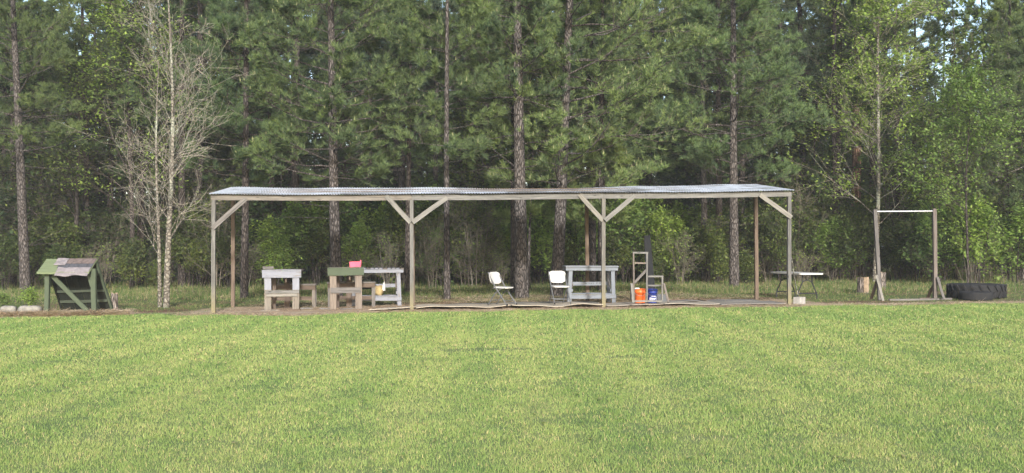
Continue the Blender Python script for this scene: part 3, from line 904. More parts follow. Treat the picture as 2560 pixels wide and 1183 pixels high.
# sack on the shelf
def rock(seed, sx, sy, sz, n=10, rough=0.12, flat=0.0):
    r = np.random.default_rng(seed)
    g = Geo(); vs = []; m = n * 2
    ph = r.uniform(0, 6, (6,))
    for i in range(n + 1):
        th = math.pi * i / n
        for j in range(m):
            a = 2 * math.pi * j / m
            x, y, z = math.sin(th) * math.cos(a), math.sin(th) * math.sin(a), math.cos(th)
            e = 0.62
            x = math.copysign(abs(x) ** e, x); y = math.copysign(abs(y) ** e, y); z = math.copysign(abs(z) ** e, z)
            k = 1 + rough * (math.sin(3 * x + ph[0]) * math.cos(2.5 * y + ph[1]) + .5 * math.sin(6 * z + ph[2] + 4 * x) + .4 * math.sin(9 * y + ph[3]))
            vs.append((x * sx / 2 * k, y * sy / 2 * k, z * sz / 2 * k))
    q = [(i * m + j, (i + 1) * m + j, (i + 1) * m + (j + 1) % m, i * m + (j + 1) % m) for i in range(n) for j in range(m)]
    g.add(vs, q=q, smooth=True)
    return g
wb = on_ground(940, 28.7)
sk = thing("straw_sack", "crumpled straw-coloured sack with a raised corner on the slatted workbench shelf", "sack", (at(944, 615, 28.75).x, 28.75, wb.z + .275))
rock(3, .34, .28, .27, rough=.16).obj("sack_body", M['straw_bag'], sk, loc=(0, 0, .14))
g = Geo(); g.lathe([(.07, 0), (.055, .1), (.03, .18), (.004, .25)], 8); g.obj("raised_corner", M['white_plastic'], sk, loc=(.15, 0, .14), rot=(0, .15, 0))
o = board("green_board", (at(909, 615, 28.9).x, 28.2, wb.z + .60), (at(937, 615, 28.9).x, 28.2, wb.z + .60), .26, .03, M['paint_green_dull_shade'])
tag(o, "dull green board standing between the green-topped bench and the slatted workbench", "board")

# ------------------------------------------------------------------ folding chairs
def chair_panel(name, w, h, t, r, curve, mat, parent, M4):
    nx, nz = 12, 10
    fr, bk = [], []
    for j in range(nz + 1):
        z = -h / 2 + h * j / nz
        az = abs(z)
        hw = w / 2
        if az > h / 2 - r:
            hw = w / 2 - r * (1 - math.sqrt(max(0, 1 - ((az - (h / 2 - r)) / r) ** 2)))
        for i in range(nx + 1):
            x = -hw + 2 * hw * i / nx
            y = curve * (1 - (2 * x / w) ** 2)
            fr.append((x, y - t / 2, z)); bk.append((x, y + t / 2, z))
    n1 = nx + 1; T = len(fr); q = []
    for j in range(nz):
        for i in range(nx):
            a = j * n1 + i
            q.append((a, a + 1, a + n1 + 1, a + n1)); q.append((T + a, T + a + n1, T + a + n1 + 1, T + a + 1))
    ring = [i for i in range(n1)] + [j * n1 + nx for j in range(1, nz + 1)] + [nz * n1 + i for i in range(nx - 1, -1, -1)] + [j * n1 for j in range(nz - 1, 0, -1)]
    for k in range(len(ring)):
        a, b = ring[k], ring[(k + 1) % len(ring)]
        q.append((a, T + a, T + b, b))
    g = Geo(); g.add(fr + bk, q=q, smooth=False)
    o = g.obj(name, mat, parent); o.matrix_local = M4
    return o
def folding_chair(label, loc, rz):
    """faces local -Y"""
    t = thing("folding_chair", label, "chair", loc, rz, "white folding chairs under the roof")
    tilt = R(-16)
    chair_panel("backrest", .46, .32, .028, .10, .035, M['white_plastic'], t, Matrix.Translation((0, .235, .70)) @ Matrix.Rotation(tilt, 4, 'X'))
    chair_panel("seat", .44, .42, .03, .10, .0, M['white_plastic'], t, Matrix.Translation((0, -.04, .455)) @ Matrix.Rotation(R(92), 4, 'X'))
    for s in (-1, 1):
        x = s * .215
        tube_obj("front_leg", [(x, .30, .84), (x, .23, .72), (x, .06, .45), (x, -.30, .0)], .016, M['grey_metal'], t)
        tube_obj("rear_leg", [(s * .19, -.12, .44), (s * .19, .10, .30), (s * .19, .32, .0)], .015, M['grey_metal'], t)
        tube_obj("seat_support", [(s * .20, .16, .43), (s * .20, -.22, .44)], .010, M['grey_metal'], t)
        g = Geo(); g.lathe([(.001, -.005), (.019, -.005), (.019, .03), (.013, .035)], 8); g.obj("foot_cap", M['black_plastic'], t, loc=(x, -.30, .005))
        g = Geo(); g.lathe([(.001, -.005), (.018, -.005), (.018, .03), (.012, .035)], 8); g.obj("foot_cap", M['black_plastic'], t, loc=(s * .19, .32, .005))
    tube_obj("crossbar", [(-.215, -.20, .12), (.215, -.20, .12)], .010, M['grey_metal'], t)
    tube_obj("crossbar", [(-.19, .24, .12), (.19, .24, .12)], .010, M['grey_metal'], t)
    return t
c1 = on_ground(1256, 26.95); c1.z += .085
folding_chair("white folding chair turned sideways, left of the big pine trunks", c1, R(55))
c2 = on_ground(1399, 27.3); c2.z += .085
folding_chair("white folding chair facing the lawn beside the grey-blue workbench", c2, R(13))

# ------------------------------------------------------------------ wooden stand, buckets, plank
Ys = 26.95
def SP(px, py, dy=0.0):
    p = at(px, py, Ys + dy); return (p.x - st_loc.x, p.y - st_loc.y, p.z - st_loc.z)
st_loc = on_ground(1625, Ys); st_loc.z += .07
st = thing("lumber_stand", "stepped wooden stand of thin lumber, tall left half and low right half", "stand", st_loc)
def sb(name, a, b, w=.045, dy=0.0, dy2=None, m='wood_pale', t=.04):
    A = SP(a[0], a[1], dy); B = SP(b[0], b[1], dy if dy2 is None else dy2)
    board(name, A, B, w, t, M[m], st, up=(0, 1, 0) if False else (0, 0, 1))
for (x, y0, y1) in ((1584, 755, 632), (1617.5, 751, 634), (1655.5, 751, 692)):
    A = SP(x, y0); B = SP(x, y1); board("upright", A, B, .04, .045, M['wood_pale'] if x > 1590 else M['wood_tan'], st, up=(1, 0, 0))
sb("top_rail", (1581.5, 632), (1620.5, 632), dy=-.003); sb("rung", (1586.5, 657.5), (1615, 658), .04, m='wood_tan')
sb("diagonal_board", (1616, 675), (1586, 707), .065, dy=.045, m='wood')
sb("low_top_rail", (1620.5, 691), (1658.5, 691)); sb("rung", (1620.5, 714), (1653, 714), .04)
board("foot_brace", SP(1579, 709, -.05), SP(1584, 757, -.32), .06, .03, M['wood_pale'], st, up=(1, 0, 0))
board("foot_brace", SP(1579, 709, .05), SP(1578, 749, .35), .06, .03, M['wood'], st, up=(1, 0, 0))
board("foot_brace", SP(1660, 709, -.05), SP(1671, 757, -.32), .05, .03, M['wood_tan'], st, up=(1, 0, 0))
board("foot_brace", SP(1659, 709, .05), SP(1654, 748, .35), .05, .03, M['wood'], st, up=(1, 0, 0))
sb("sill", (1586, 753), (1655, 753), .045, dy=.001)
def bucket(label, px, Y, r, h, mat, logo=False):
    p = on_ground(px, Y); p.z += .075
    t = thing("plastic_bucket", label, "bucket", p)
    g = Geo(); g.lathe([(.001, 0), (r * .88, 0), (r * .9, .01), (r * .985, h * .72), (r * 1.05, h * .725), (r * 1.05, h * .80), (r * 1.0, h * .81), (r * 1.02, h * .97), (r * 1.06, h * .975), (r * 1.06, h), (r * .98, h), (r * .86, .012), (.001, .012)], 28)
    g.obj("pail", mat, t)
    a = np.linspace(0, np.pi, 14)
    tube_obj("handle", np.stack([np.cos(a) * r * 1.07, -np.sin(a) * r * 1.08, h * .80 - np.sin(a) * h * .28], -1), .0035, M['pipe'], t, 5)
    if logo:
        g = Geo()
        def stroke(x0, z0, x1, z1, w):
            n = 5; pts = []
            dx, dz = x1 - x0, z1 - z0; l = math.hypot(dx, dz); nx_, nz_ = -dz / l * w / 2, dx / l * w / 2
            for i in range(n + 1):
                s = i / n
                for k in (-1, 1):
                    x = x0 + dx * s + nx_ * k; z = z0 + dz * s + nz_ * k
                    rr = r * (.905 + .08 * z / (h * .72)) + .004
                    pts.append((x, -math.sqrt(max(0, rr * rr - x * x)), z))
            g.add(pts, q=[(2 * i, 2 * i + 2, 2 * i + 3, 2 * i + 1) for i in range(n)])
        for a_ in ((-.085, .13, -.02, .175), (-.02, .175, .085, .165), (.085, .165, .09, .10), (-.085, .13, -.085, .075), (-.085, .075, .09, .062), (.09, .10, .09, .062)):
            stroke(*a_, .008)
        for k, x in enumerate((-.065, -.045, -.018, .008, .032, .055)):
            stroke(x, .09, x, .128, .009)
            if k in (0, 2, 4): stroke(x, .093, x + .02, .093, .008)
            if k in (1, 3, 5): stroke(x, .125, x + .018, .125, .008)
            if k in (2, 4): stroke(x, .110, x + .016, .110, .007)
        g.obj("logo", M['print'], t)
    return t
bucket("orange plastic bucket standing under the tall half of the wooden stand", 1600, 27.45, .145, .37, M['orange'])
bucket("dark blue plastic bucket with a white house-shaped logo beside the orange one", 1631, 27.5, .135, .36, M['blue'], True)
p = on_ground(1592, 27.45)
o = rock(8, .14, .10, .05).obj("white_rag", M['white_plastic'], None, loc=(p.x, 27.4, p.z + .455)); tag(o, "crumpled white rag in the top of the orange bucket", "rag")
pb = on_ground(1628, 28.3)
bp = board("black_plank", at(1628, 748, 28.2), at(1618, 590, 28.75), .25, .08, M['black_plastic'], None, up=(1, 0, 0), taper=.30)
tag(bp, "tall narrow black plank leaning upright behind the buckets", "plank")
g = Geo(); g.box((0, 0, .12), (.36, .02, .24), rot=Matrix.Rotation(-.35, 3, 'X')); g.box((-.02, .14, .115), (.32, .02, .22), rot=Matrix.Rotation(.35, 3, 'X'))
o = g.obj("folded_panel", M['tarp'], None, loc=(at(1651, 615, 28.1).x, 28.1, pb.z + .03)); tag(o, "dark grey folded panel behind the low half of the wooden stand", "panel")

# ------------------------------------------------------------------ folding table
tp = on_ground(2030, 29.45)
ft = thing("folding_table", "white folding table with dark wishbone legs right of the shelter", "table", tp, R(13))
g = Geo()
tw, tl = .74, 1.83
def slab(g, cx, cy, cz, w, l, t, r=.06, n=5):
    ring = []
    for (sx, sy, a0) in ((1, 1, 0), (-1, 1, 90), (-1, -1, 180), (1, -1, 270)):
        for k in range(n):
            a = R(a0 + 90 * k / (n - 1))
            ring.append((cx + sx * (w / 2 - r) + r * math.cos(a), cy + sy * (l / 2 - r) + r * math.sin(a)))
    m_ = len(ring)
    v = [(x, y, cz - t / 2) for x, y in ring] + [(x, y, cz + t / 2) for x, y in ring] + [(cx, cy, cz - t / 2), (cx, cy, cz + t / 2)]
    q = [(i, (i + 1) % m_, m_ + (i + 1) % m_, m_ + i) for i in range(m_)]
    tr = [(2 * m_, (i + 1) % m_, i) for i in range(m_)] + [(2 * m_ + 1, m_ + i, m_ + (i + 1) % m_) for i in range(m_)]
    g.add(v, t=tr, q=q)
slab(g, 0, tl / 2, .735, tw, tl, .045)
g.obj("tabletop", M['white_plastic'], ft)
for yy, nm in ((.28, 0), (tl - .28, 1)):
    for s in (-1, 1):
        tube_obj("leg", [(s * .15, yy, .71), (s * .15, yy, .50), (s * .17, yy, .44), (s * .28, yy, .20), (s * .30, yy, .12), (s * .31, yy, 0)], .019, M['dark_metal'], ft)
    tube_obj("leg_brace", [(-.15, yy, .50), (0, yy, .56), (.15, yy, .50)], .016, M['dark_metal'], ft)
    tube_obj("crossbar", [(-.29, yy, .17), (.29, yy, .17)], .018, M['dark_metal'], ft)
    tube_obj("folding_strut", [(0, yy, .56), (0, yy + (.35 if nm == 0 else -.35), .70)], .009, M['dark_metal'], ft)
for s in (-1, 1):
    tube_obj("side_rail", [(s * .30, .08, .70), (s * .30, tl - .08, .70)], .012, M['dark_metal'], ft)
ft.rotation_euler = (0, 0, R(13))

# cinder block
cb = on_ground(1998, 27.45)
g = Geo(); g.box((0, 0, .1), (.30, .20, .20))
o = g.obj("concrete_block", M['concrete'], None, loc=(cb.x, cb.y, cb.z - .01), rot=(0, 0, R(47)))
tag(o, "grey concrete block at the foot of the shelter's right corner post", "concrete block")
bm = o.modifiers.new("bevel", 'BEVEL'); bm.width = .008; bm.segments = 2
tube = tube_obj("leaning_stick", [at(1979, 645, 28.2), at(1985, 690, 28.4), at(1990, 715, 28.6), at(1995, 737, 28.7)], .016, M['grey_bark'], None, 6)
tag(tube, "thin greenish stick leaning behind the right corner post", "stick")

# ------------------------------------------------------------------ pull-up frame
Yp = 28.9
pl = on_ground(2263, Yp)
pf = thing("pull_up_frame", "tall pull-up frame of two wooden posts and a metal bar on the right", "pull-up frame", pl)
def PP(px, py, dy=0): 
    p = at(px, py, Yp + dy); return (p.x - pl.x, p.y - pl.y, p.z - pl.z)
board("post", PP(2199, 751), PP(2187, 524), .095, .10, M['wood'], pf, up=(1, 0, 0), bow=.01)
board("post", PP(2338, 751), PP(2336, 522), .10, .10, M['wood_tan'], pf, up=(1, 0, 0))
tube_obj("bar", [PP(2187, 529), PP(2336, 528)], .022, M['pipe'], pf, 10)
board("brace", PP(2191, 688, -.08), PP(2208, 753, -.35), .07, .035, M['wood_pale'], pf, up=(1, 0, 0))
board("brace", PP(2193, 700, .08), PP(2178, 748, .35), .08, .035, M['wood_brown'], pf, up=(1, 0, 0))
board("brace", PP(2343, 693, -.08), PP(2360, 748, -.3), .07, .035, M['wood'], pf, up=(1, 0, 0))
board("brace", PP(2334, 712, .08), PP(2318, 747, .35), .08, .035, M['wood_brown'], pf, up=(1, 0, 0))

# ------------------------------------------------------------------ tyres
def tyre(label, px, Y, Rr, hole, h, lugs, group=None):
    p = on_ground(px, Y)
    t = thing("tractor_tyre", label, "tyre", p, 0.2)
    prof = [(Rr * .93, .0), (Rr * .985, h * .08), (Rr, h * .2), (Rr, h * .8), (Rr * .985, h * .92), (Rr * .93, h), (Rr * .80, h * 1.0), (hole * 1.1, h * .93), (hole, h * .86), (hole * 1.02, h * .8), (Rr * .78, h * .88), (Rr * .9, h * .75), (Rr * .92, h * .5), (Rr * .9, h * .25), (Rr * .78, h * .12), (hole * 1.02, h * .2), (hole, h * .14), (hole * 1.1, h * .07), (Rr * .80, 0)]
    g = Geo(); g.lathe(prof, 56, closed=True)
    g.obj("carcass", M['rubber'], t)
    if lugs:
        lm = None
        for k in range(lugs):
            for s in (0, 1):
                a = 2 * math.pi * (k + .5 * s) / lugs
                if lm is None:
                    g = Geo(); gg = []
                    g.box((0, 0, 0), (.05, .06, h * .50), rot=Matrix.Rotation(.0, 3, 'X'))
                    lm = g.mesh("tread_lug", [M['rubber']])
                o = bpy.data.objects.new("tread_lug", lm); COL.objects.link(o); o.parent = t
                o.matrix_local = Matrix.Rotation(a, 4, 'Z') @ Matrix.Translation((Rr + .008, 0, h * (.27 if s else .73))) @ Matrix.Rotation(R(-32 if s else 32), 4, 'X')
    return t
tyre("huge treaded tractor tyre lying flat right of the pull-up frame", 2440, 29.8, .76, .42, .40, 22)
tyre("smaller smooth black tyre lying flat in front of the tractor tyre", 2438, 28.65, .445, .26, .23, 0)

# ------------------------------------------------------------------ stumps, stones
def stump(label, px, Y, r, h, seed, lean=0.0, name="tree_stump"):
    p = on_ground(px, Y)
    t = thing(name, label, "stump", p)
    rr = np.random.default_rng(seed)
    n = 16; ring = 1 + .12 * rr.normal(0, 1, n) * .6
    vs = []; lv = 6
    top = h * (1 + .035 * rr.normal(0, 1, n))
    for j in range(lv + 1):
        s = j / lv
        for i in range(n):
            a = 2 * math.pi * i / n
            q = r * ring[i] * (1.18 - .18 * min(1, s * 3))
            z = top[i] * s if j == lv else h * .97 * s
            vs.append((q * math.cos(a) + lean * s, q * math.sin(a), z - .04))
    q = [(j * n + i, j * n + (i + 1) % n, (j + 1) * n + (i + 1) % n, (j + 1) * n + i) for j in range(lv) for i in range(n)]
    g = Geo(); g.add(vs, q=q, smooth=False); g.obj("bark", M['stump_bark'], t)
    v2 = [(vs[lv * n + i][0] * .97 + lean * .03, vs[lv * n + i][1] * .97, vs[lv * n + i][2] + .002) for i in range(n)] + [(lean, 0, h - .05)]
    g = Geo(); g.add(v2, t=[(n, i, (i + 1) % n) for i in range(n)]); g.obj("cut_face", M['cut_wood'], t)
    return t
s1 = stump("pale split stump in the grass left of the pull-up frame", 2157, 33.0, .165, .54, 2)
g = Geo()
vv = []
for j in range(6):
    for i in range(7):
        a = R(-100 + 95 * i / 6); rr_ = .178 + .012 * math.sin(i * 2.1 + j)
        vv.append((rr_ * math.cos(a), rr_ * math.sin(a), .02 + .50 * j / 5))
g.add(vv, q=[(j * 7 + i, j * 7 + i + 1, (j + 1) * 7 + i + 1, (j + 1) * 7 + i) for j in range(5) for i in range(6)])
g.obj("bare_wood_face", M['cut_wood'], s1)
stump("dark stump behind the left post of the pull-up frame", 2207, 36.0, .11, .62, 5)
sg = stump("weathered grey log post beside the green lean-to", 288, 26.7, .085, .52, 9, lean=-.02, name="log_post")
def stone(label, px, py, Y, sx, sy, sz, seed):
    p = on_ground(px, Y)
    o = rock(seed, sx, sy, sz, rough=.07).obj("stone", M['stone'], None, loc=(p.x, Y, at(px, py, Y).z), rot=(0, 0, random.uniform(-.2, .2)))
    tag(o, label, "stone", "flat stones edging the bed")
stone("smaller rounded pale stone at the far left edge", 23, 775, 25.65, .38, .28, .21, 1)
stone("longer flat pale stone left of the green lean-to", 75, 775, 25.65, .56, .32, .22, 2)
stone("low slab half buried under the smaller left stone", 10, 789, 25.6, .50, .3, .09, 3)
stone("low slab half buried under the longer left stone", 72, 789, 25.6, .46, .3, .08, 4)
stone("dark flat stone in the straw under the green lean-to", 212, 786, 25.55, .30, .2, .09, 5)

# ------------------------------------------------------------------ green lean-to
ll = Vector((-10.9, 25.6, float(gz(-10.9))))
lt = thing("lean_to_frame", "small green wooden lean-to with a patched shingle roof on the left", "lean-to", ll)
def LP(px, py, Y):
    p = at(px, py, Y); return (p.x - ll.x, p.y - ll.y, p.z - ll.z)
GR = M['paint_green']
board("leg", LP(117, 792, 25.6), LP(119, 678, 25.6), .105, .09, GR, lt, up=(1, 0, 0))
board("leg", LP(236, 786, 25.6), LP(234, 672, 25.6), .115, .09, GR, lt, up=(1, 0, 0))
board("diagonal_brace", LP(131, 690, 25.68), LP(227, 786, 25.62), .105, .04, GR, lt)
board("bracket", LP(121, 684, 25.62), LP(127, 716, 25.85), .07, .04, GR, lt, up=(1, 0, 0))
board("bracket", LP(221, 684, 25.62), LP(229, 716, 25.58), .07, .04, GR, lt, up=(1, 0, 0))
# sloping back panel: boards and battens
tz = LP(180, 652, 25.92); 
A0, A1 = Vector(LP(121, 655, 25.92)), Vector(LP(241, 655, 25.92))
B0, B1 = Vector(LP(162, 784, 26.62)), Vector(LP(283, 780, 26.62))
for k in range(8):
    s = (k + .5) / 8
    a = A0.lerp(A1, s); b = B0.lerp(B1, s)
    board("panel_board", b, a, (A1 - A0).length / 8 - .006, .018, M['paint_green_dull_shade'], lt, up=(1, 0, 0))
for (s, hh) in ((.24, .045), (.56, .06), (.76, .07), (.95, .06)):
    a = A0.lerp(B0, s) + Vector((0, -.04, -.01)); b = A1.lerp(B1, s) + Vector((-.03, -.04, -.01))
    board("batten", a, b, hh, .035, M['paint_green_batten'], lt)
board("edge_rail", B1 + Vector((0, -.01, -.02)), A1 + Vector((.015, -.03, 0)), .05, .07, GR, lt, up=(1, 0, 0))
board("edge_rail", B0 + Vector((-.02, -.02, -.02)), A0 + Vector((-.02, -.03, 0)), .05, .05, M['paint_green_dull_shade'], lt, up=(1, 0, 0))
# little roof: ridge at the back, boards, shingles and felt
r0, r1 = Vector(LP(117, 648, 25.93)), Vector(LP(245, 648, 25.93))
f0, f1 = Vector(LP(100, 681, 25.40)), Vector(LP(226, 681, 25.40))
f1.x = r1.x; f0.x = r0.x
sl = (f0 - r0); nrm = Vector((0, sl.z, -sl.y)).normalized()
if nrm.z < 0: nrm = -nrm
for k in range(4):
    s = (k + .5) / 4
    a = r0.lerp(f0, s); b = r1.lerp(f1, s)
    board("roof_board", a, b, sl.length / 4 - .006, .02, M['paint_green_light'], lt, up=sl.normalized())
board("fascia", f0 + Vector((0, -.015, -.02)), f1 + Vector((0, -.015, -.02)), .05, .02, M['paint_green_light'], lt)
L0 = r1.x - r0.x
def rp(s, t, lift): 
    p = r0.lerp(r1, s) + sl * t + nrm * lift
    return p
for row, (t0, t1, mt, s0, lf) in enumerate(((.02, .40, 'shingle_pink', .36, .020), (.36, .72, 'shingle_dark', .33, .014))):
    x = s0
    while x < .985:
        w = min(random.uniform(.16, .22), .995 - x)
        ps = [rp(x, t0, lf + .008), rp(x + w - .006, t0, lf + .008), rp(x + w - .006, t1, lf + .012), rp(x, t1, lf + .012)]
        qs = [p_ - nrm * .008 for p_ in ps]
        g = Geo(); g.add([tuple(p_) for p_ in ps + qs], q=[(0, 1, 2, 3), (7, 6, 5, 4), (0, 4, 5, 1), (1, 5, 6, 2), (2, 6, 7, 3), (3, 7, 4, 0)])
        g.obj("shingle", M[mt], lt); x += w
# crumpled felt along the eave and a folded flap
def felt(name, s0, s1, t0, t1, lift, amp, drop, seed, mat):
    nx, ny = 14, 5; r = random.Random(seed); pts = []
    ph = r.uniform(0, 6)
    for j in range(ny + 1):
        for i in range(nx + 1):
            s = s0 + (s1 - s0) * i / nx; t = t0 + (t1 - t0) * j / ny
            p_ = rp(s, t, lift + amp * (math.sin(9 * s * 2 + ph + j) * .5 + .5 * math.sin(23 * s + 2 * j)))
            p_.z -= drop * (j / ny) ** 2 * (1 + .3 * math.sin(12 * s + ph))
            pts.append(tuple(p_))
    n1 = nx + 1; T = len(pts)
    pts += [(x, y, z - .007) for x, y, z in pts]
    q = []
    for j in range(ny):
        for i in range(nx):
            a = j * n1 + i; q.append((a, a + 1, a + n1 + 1, a + n1)); q.append((T + a, T + a + n1, T + a + n1 + 1, T + a + 1))
    ring = [i for i in range(n1)] + [j * n1 + nx for j in range(1, ny + 1)] + [ny * n1 + i for i in range(nx - 1, -1, -1)] + [j * n1 for j in range(ny - 1, 0, -1)]
    for k in range(len(ring)):
        a, b = ring[k], ring[(k + 1) % len(ring)]; q.append((a, T + a, T + b, b))
    g = Geo(); g.add(pts, q=q); return g.obj(name, mat, lt)
felt("eave_felt", .36, .985, .70, 1.16, .03, .008, .05, 3, M['felt'])
felt("folded_flap", .24, .46, .04, .55, .045, .012, 0, 5, M['felt'])

# ------------------------------------------------------------------ vegetation generators
def spawn(P, Rd, k, smin, smax, ang, angsd, len_fn, up=0.0, pts=4, wig=0.08, r_ratio=0.55, r_tip=0.003, curl=0.0, r=rng, flat=0.0):
    """k children on each parent polyline. P (T,n,3), Rd (T,n)"""
    T, n, _ = P.shape
    s = r.uniform(smin, smax, (T, k))
    seg = s * (n - 1); i = np.clip(seg.astype(int), 0, n - 2); f = (seg - i)
    ti = np.arange(T)[:, None]
    p0 = P[ti, i] * (1 - f[..., None]) + P[ti, i + 1] * f[..., None]
    tan = norm(P[ti, i + 1] - P[ti, i])
    rad = Rd[ti, i] * (1 - f) + Rd[ti, i + 1] * f
    plen = np.linalg.norm(P[:, 1:] - P[:, :-1], axis=2).sum(1)[:, None]
    rv = norm(r.normal(0, 1, (T, k, 3)) * np.array([1, 1, 1 - flat]))
    perp = norm(rv - (rv * tan).sum(-1, keepdims=True) * tan)
    a = np.abs(r.normal(ang, angsd, (T, k)))[..., None]
    d = tan * np.cos(a) + perp * np.sin(a)
    d[..., 2] += up
    d = norm(d)
    ln = len_fn(s, plen) * r.uniform(.65, 1.2, (T, k))
    out = [p0]; cur = p0; dd = d
    for j in range(pts - 1):
        dd = norm(dd + r.normal(0, wig, dd.shape) + np.array([0, 0, curl]))
        cur = cur + dd * (ln / (pts - 1))[..., None]
        out.append(cur)
    C = np.stack(out, 2).reshape(T * k, pts, 3)
    r0 = np.maximum(rad * r_ratio, r_tip * 1.2).reshape(-1, 1)
    tt = np.linspace(0, 1, pts)[None]
    CR = r0 * (1 - tt) + r_tip * tt
    return C, CR

def along(P, m, smin=0.2, smax=1.0, r=rng):
    T, n, _ = P.shape
    s = r.uniform(smin, smax, (T, m)); seg = s * (n - 1); i = np.clip(seg.astype(int), 0, n - 2); f = (seg - i)[..., None]
    ti = np.arange(T)[:, None]
    p = P[ti, i] * (1 - f) + P[ti, i + 1] * f
    t = norm(P[ti, i + 1] - P[ti, i])
    return p.reshape(-1, 3), t.reshape(-1, 3)

def leaves(pos, size, m, g, r=rng, spread=0.05, flat=0.6, aspect=0.62):
    n = len(pos)
    c = pos + r.normal(0, spread, (n, 3))
    a = norm(r.normal(0, 1, (n, 3)) * np.array([1, 1, .55]))
    nn = norm(r.normal(0, 1, (n, 3)) * (1 - flat) + np.array([0, -.25, 1]) * flat)
    b = norm(np.cross(nn, a))
    sz = size * r.uniform(.55, 1.3, n)[:, None]
    v = np.stack([c - a * sz * .5, c + b * sz * aspect * .5 - a * sz * .05, c + a * sz * .5, c - b * sz * aspect * .5 - a * sz * .05], 1).reshape(-1, 3)
    g.add(v, q=np.arange(4 * n).reshape(-1, 4), m=m)

def needles(pos, d, per, ln, w, m, g, r=rng, spread=.85):
    n = len(pos)
    p = np.repeat(pos, per, 0)
    dd = np.repeat(d, per, 0)
    u = norm(r.normal(0, 1, (n * per, 3)))
    dr = norm(dd + u * spread)
    l = ln * r.uniform(.65, 1.15, n * per)[:, None]
    side = norm(np.cross(dr, norm(r.normal(0, 1, (n * per, 3))))) * w / 2
    b = p + dr * .01
    v = np.stack([b - side, b + side, b + dr * l], 1).reshape(-1, 3)
    g.add(v, t=np.arange(3 * n * per).reshape(-1, 3), m=m)

def trunk_line(H, lean, wig, r, n=12, fork=None):
    z = np.linspace(0, 1, n)
    ph = r.uniform(0, 6, 2)
    x = lean[0] * z + wig * np.sin(z * 5 + ph[0]) * z
    y = lean[1] * z + wig * np.sin(z * 4 + ph[1]) * z
    return np.stack([x, y, z * H], -1)

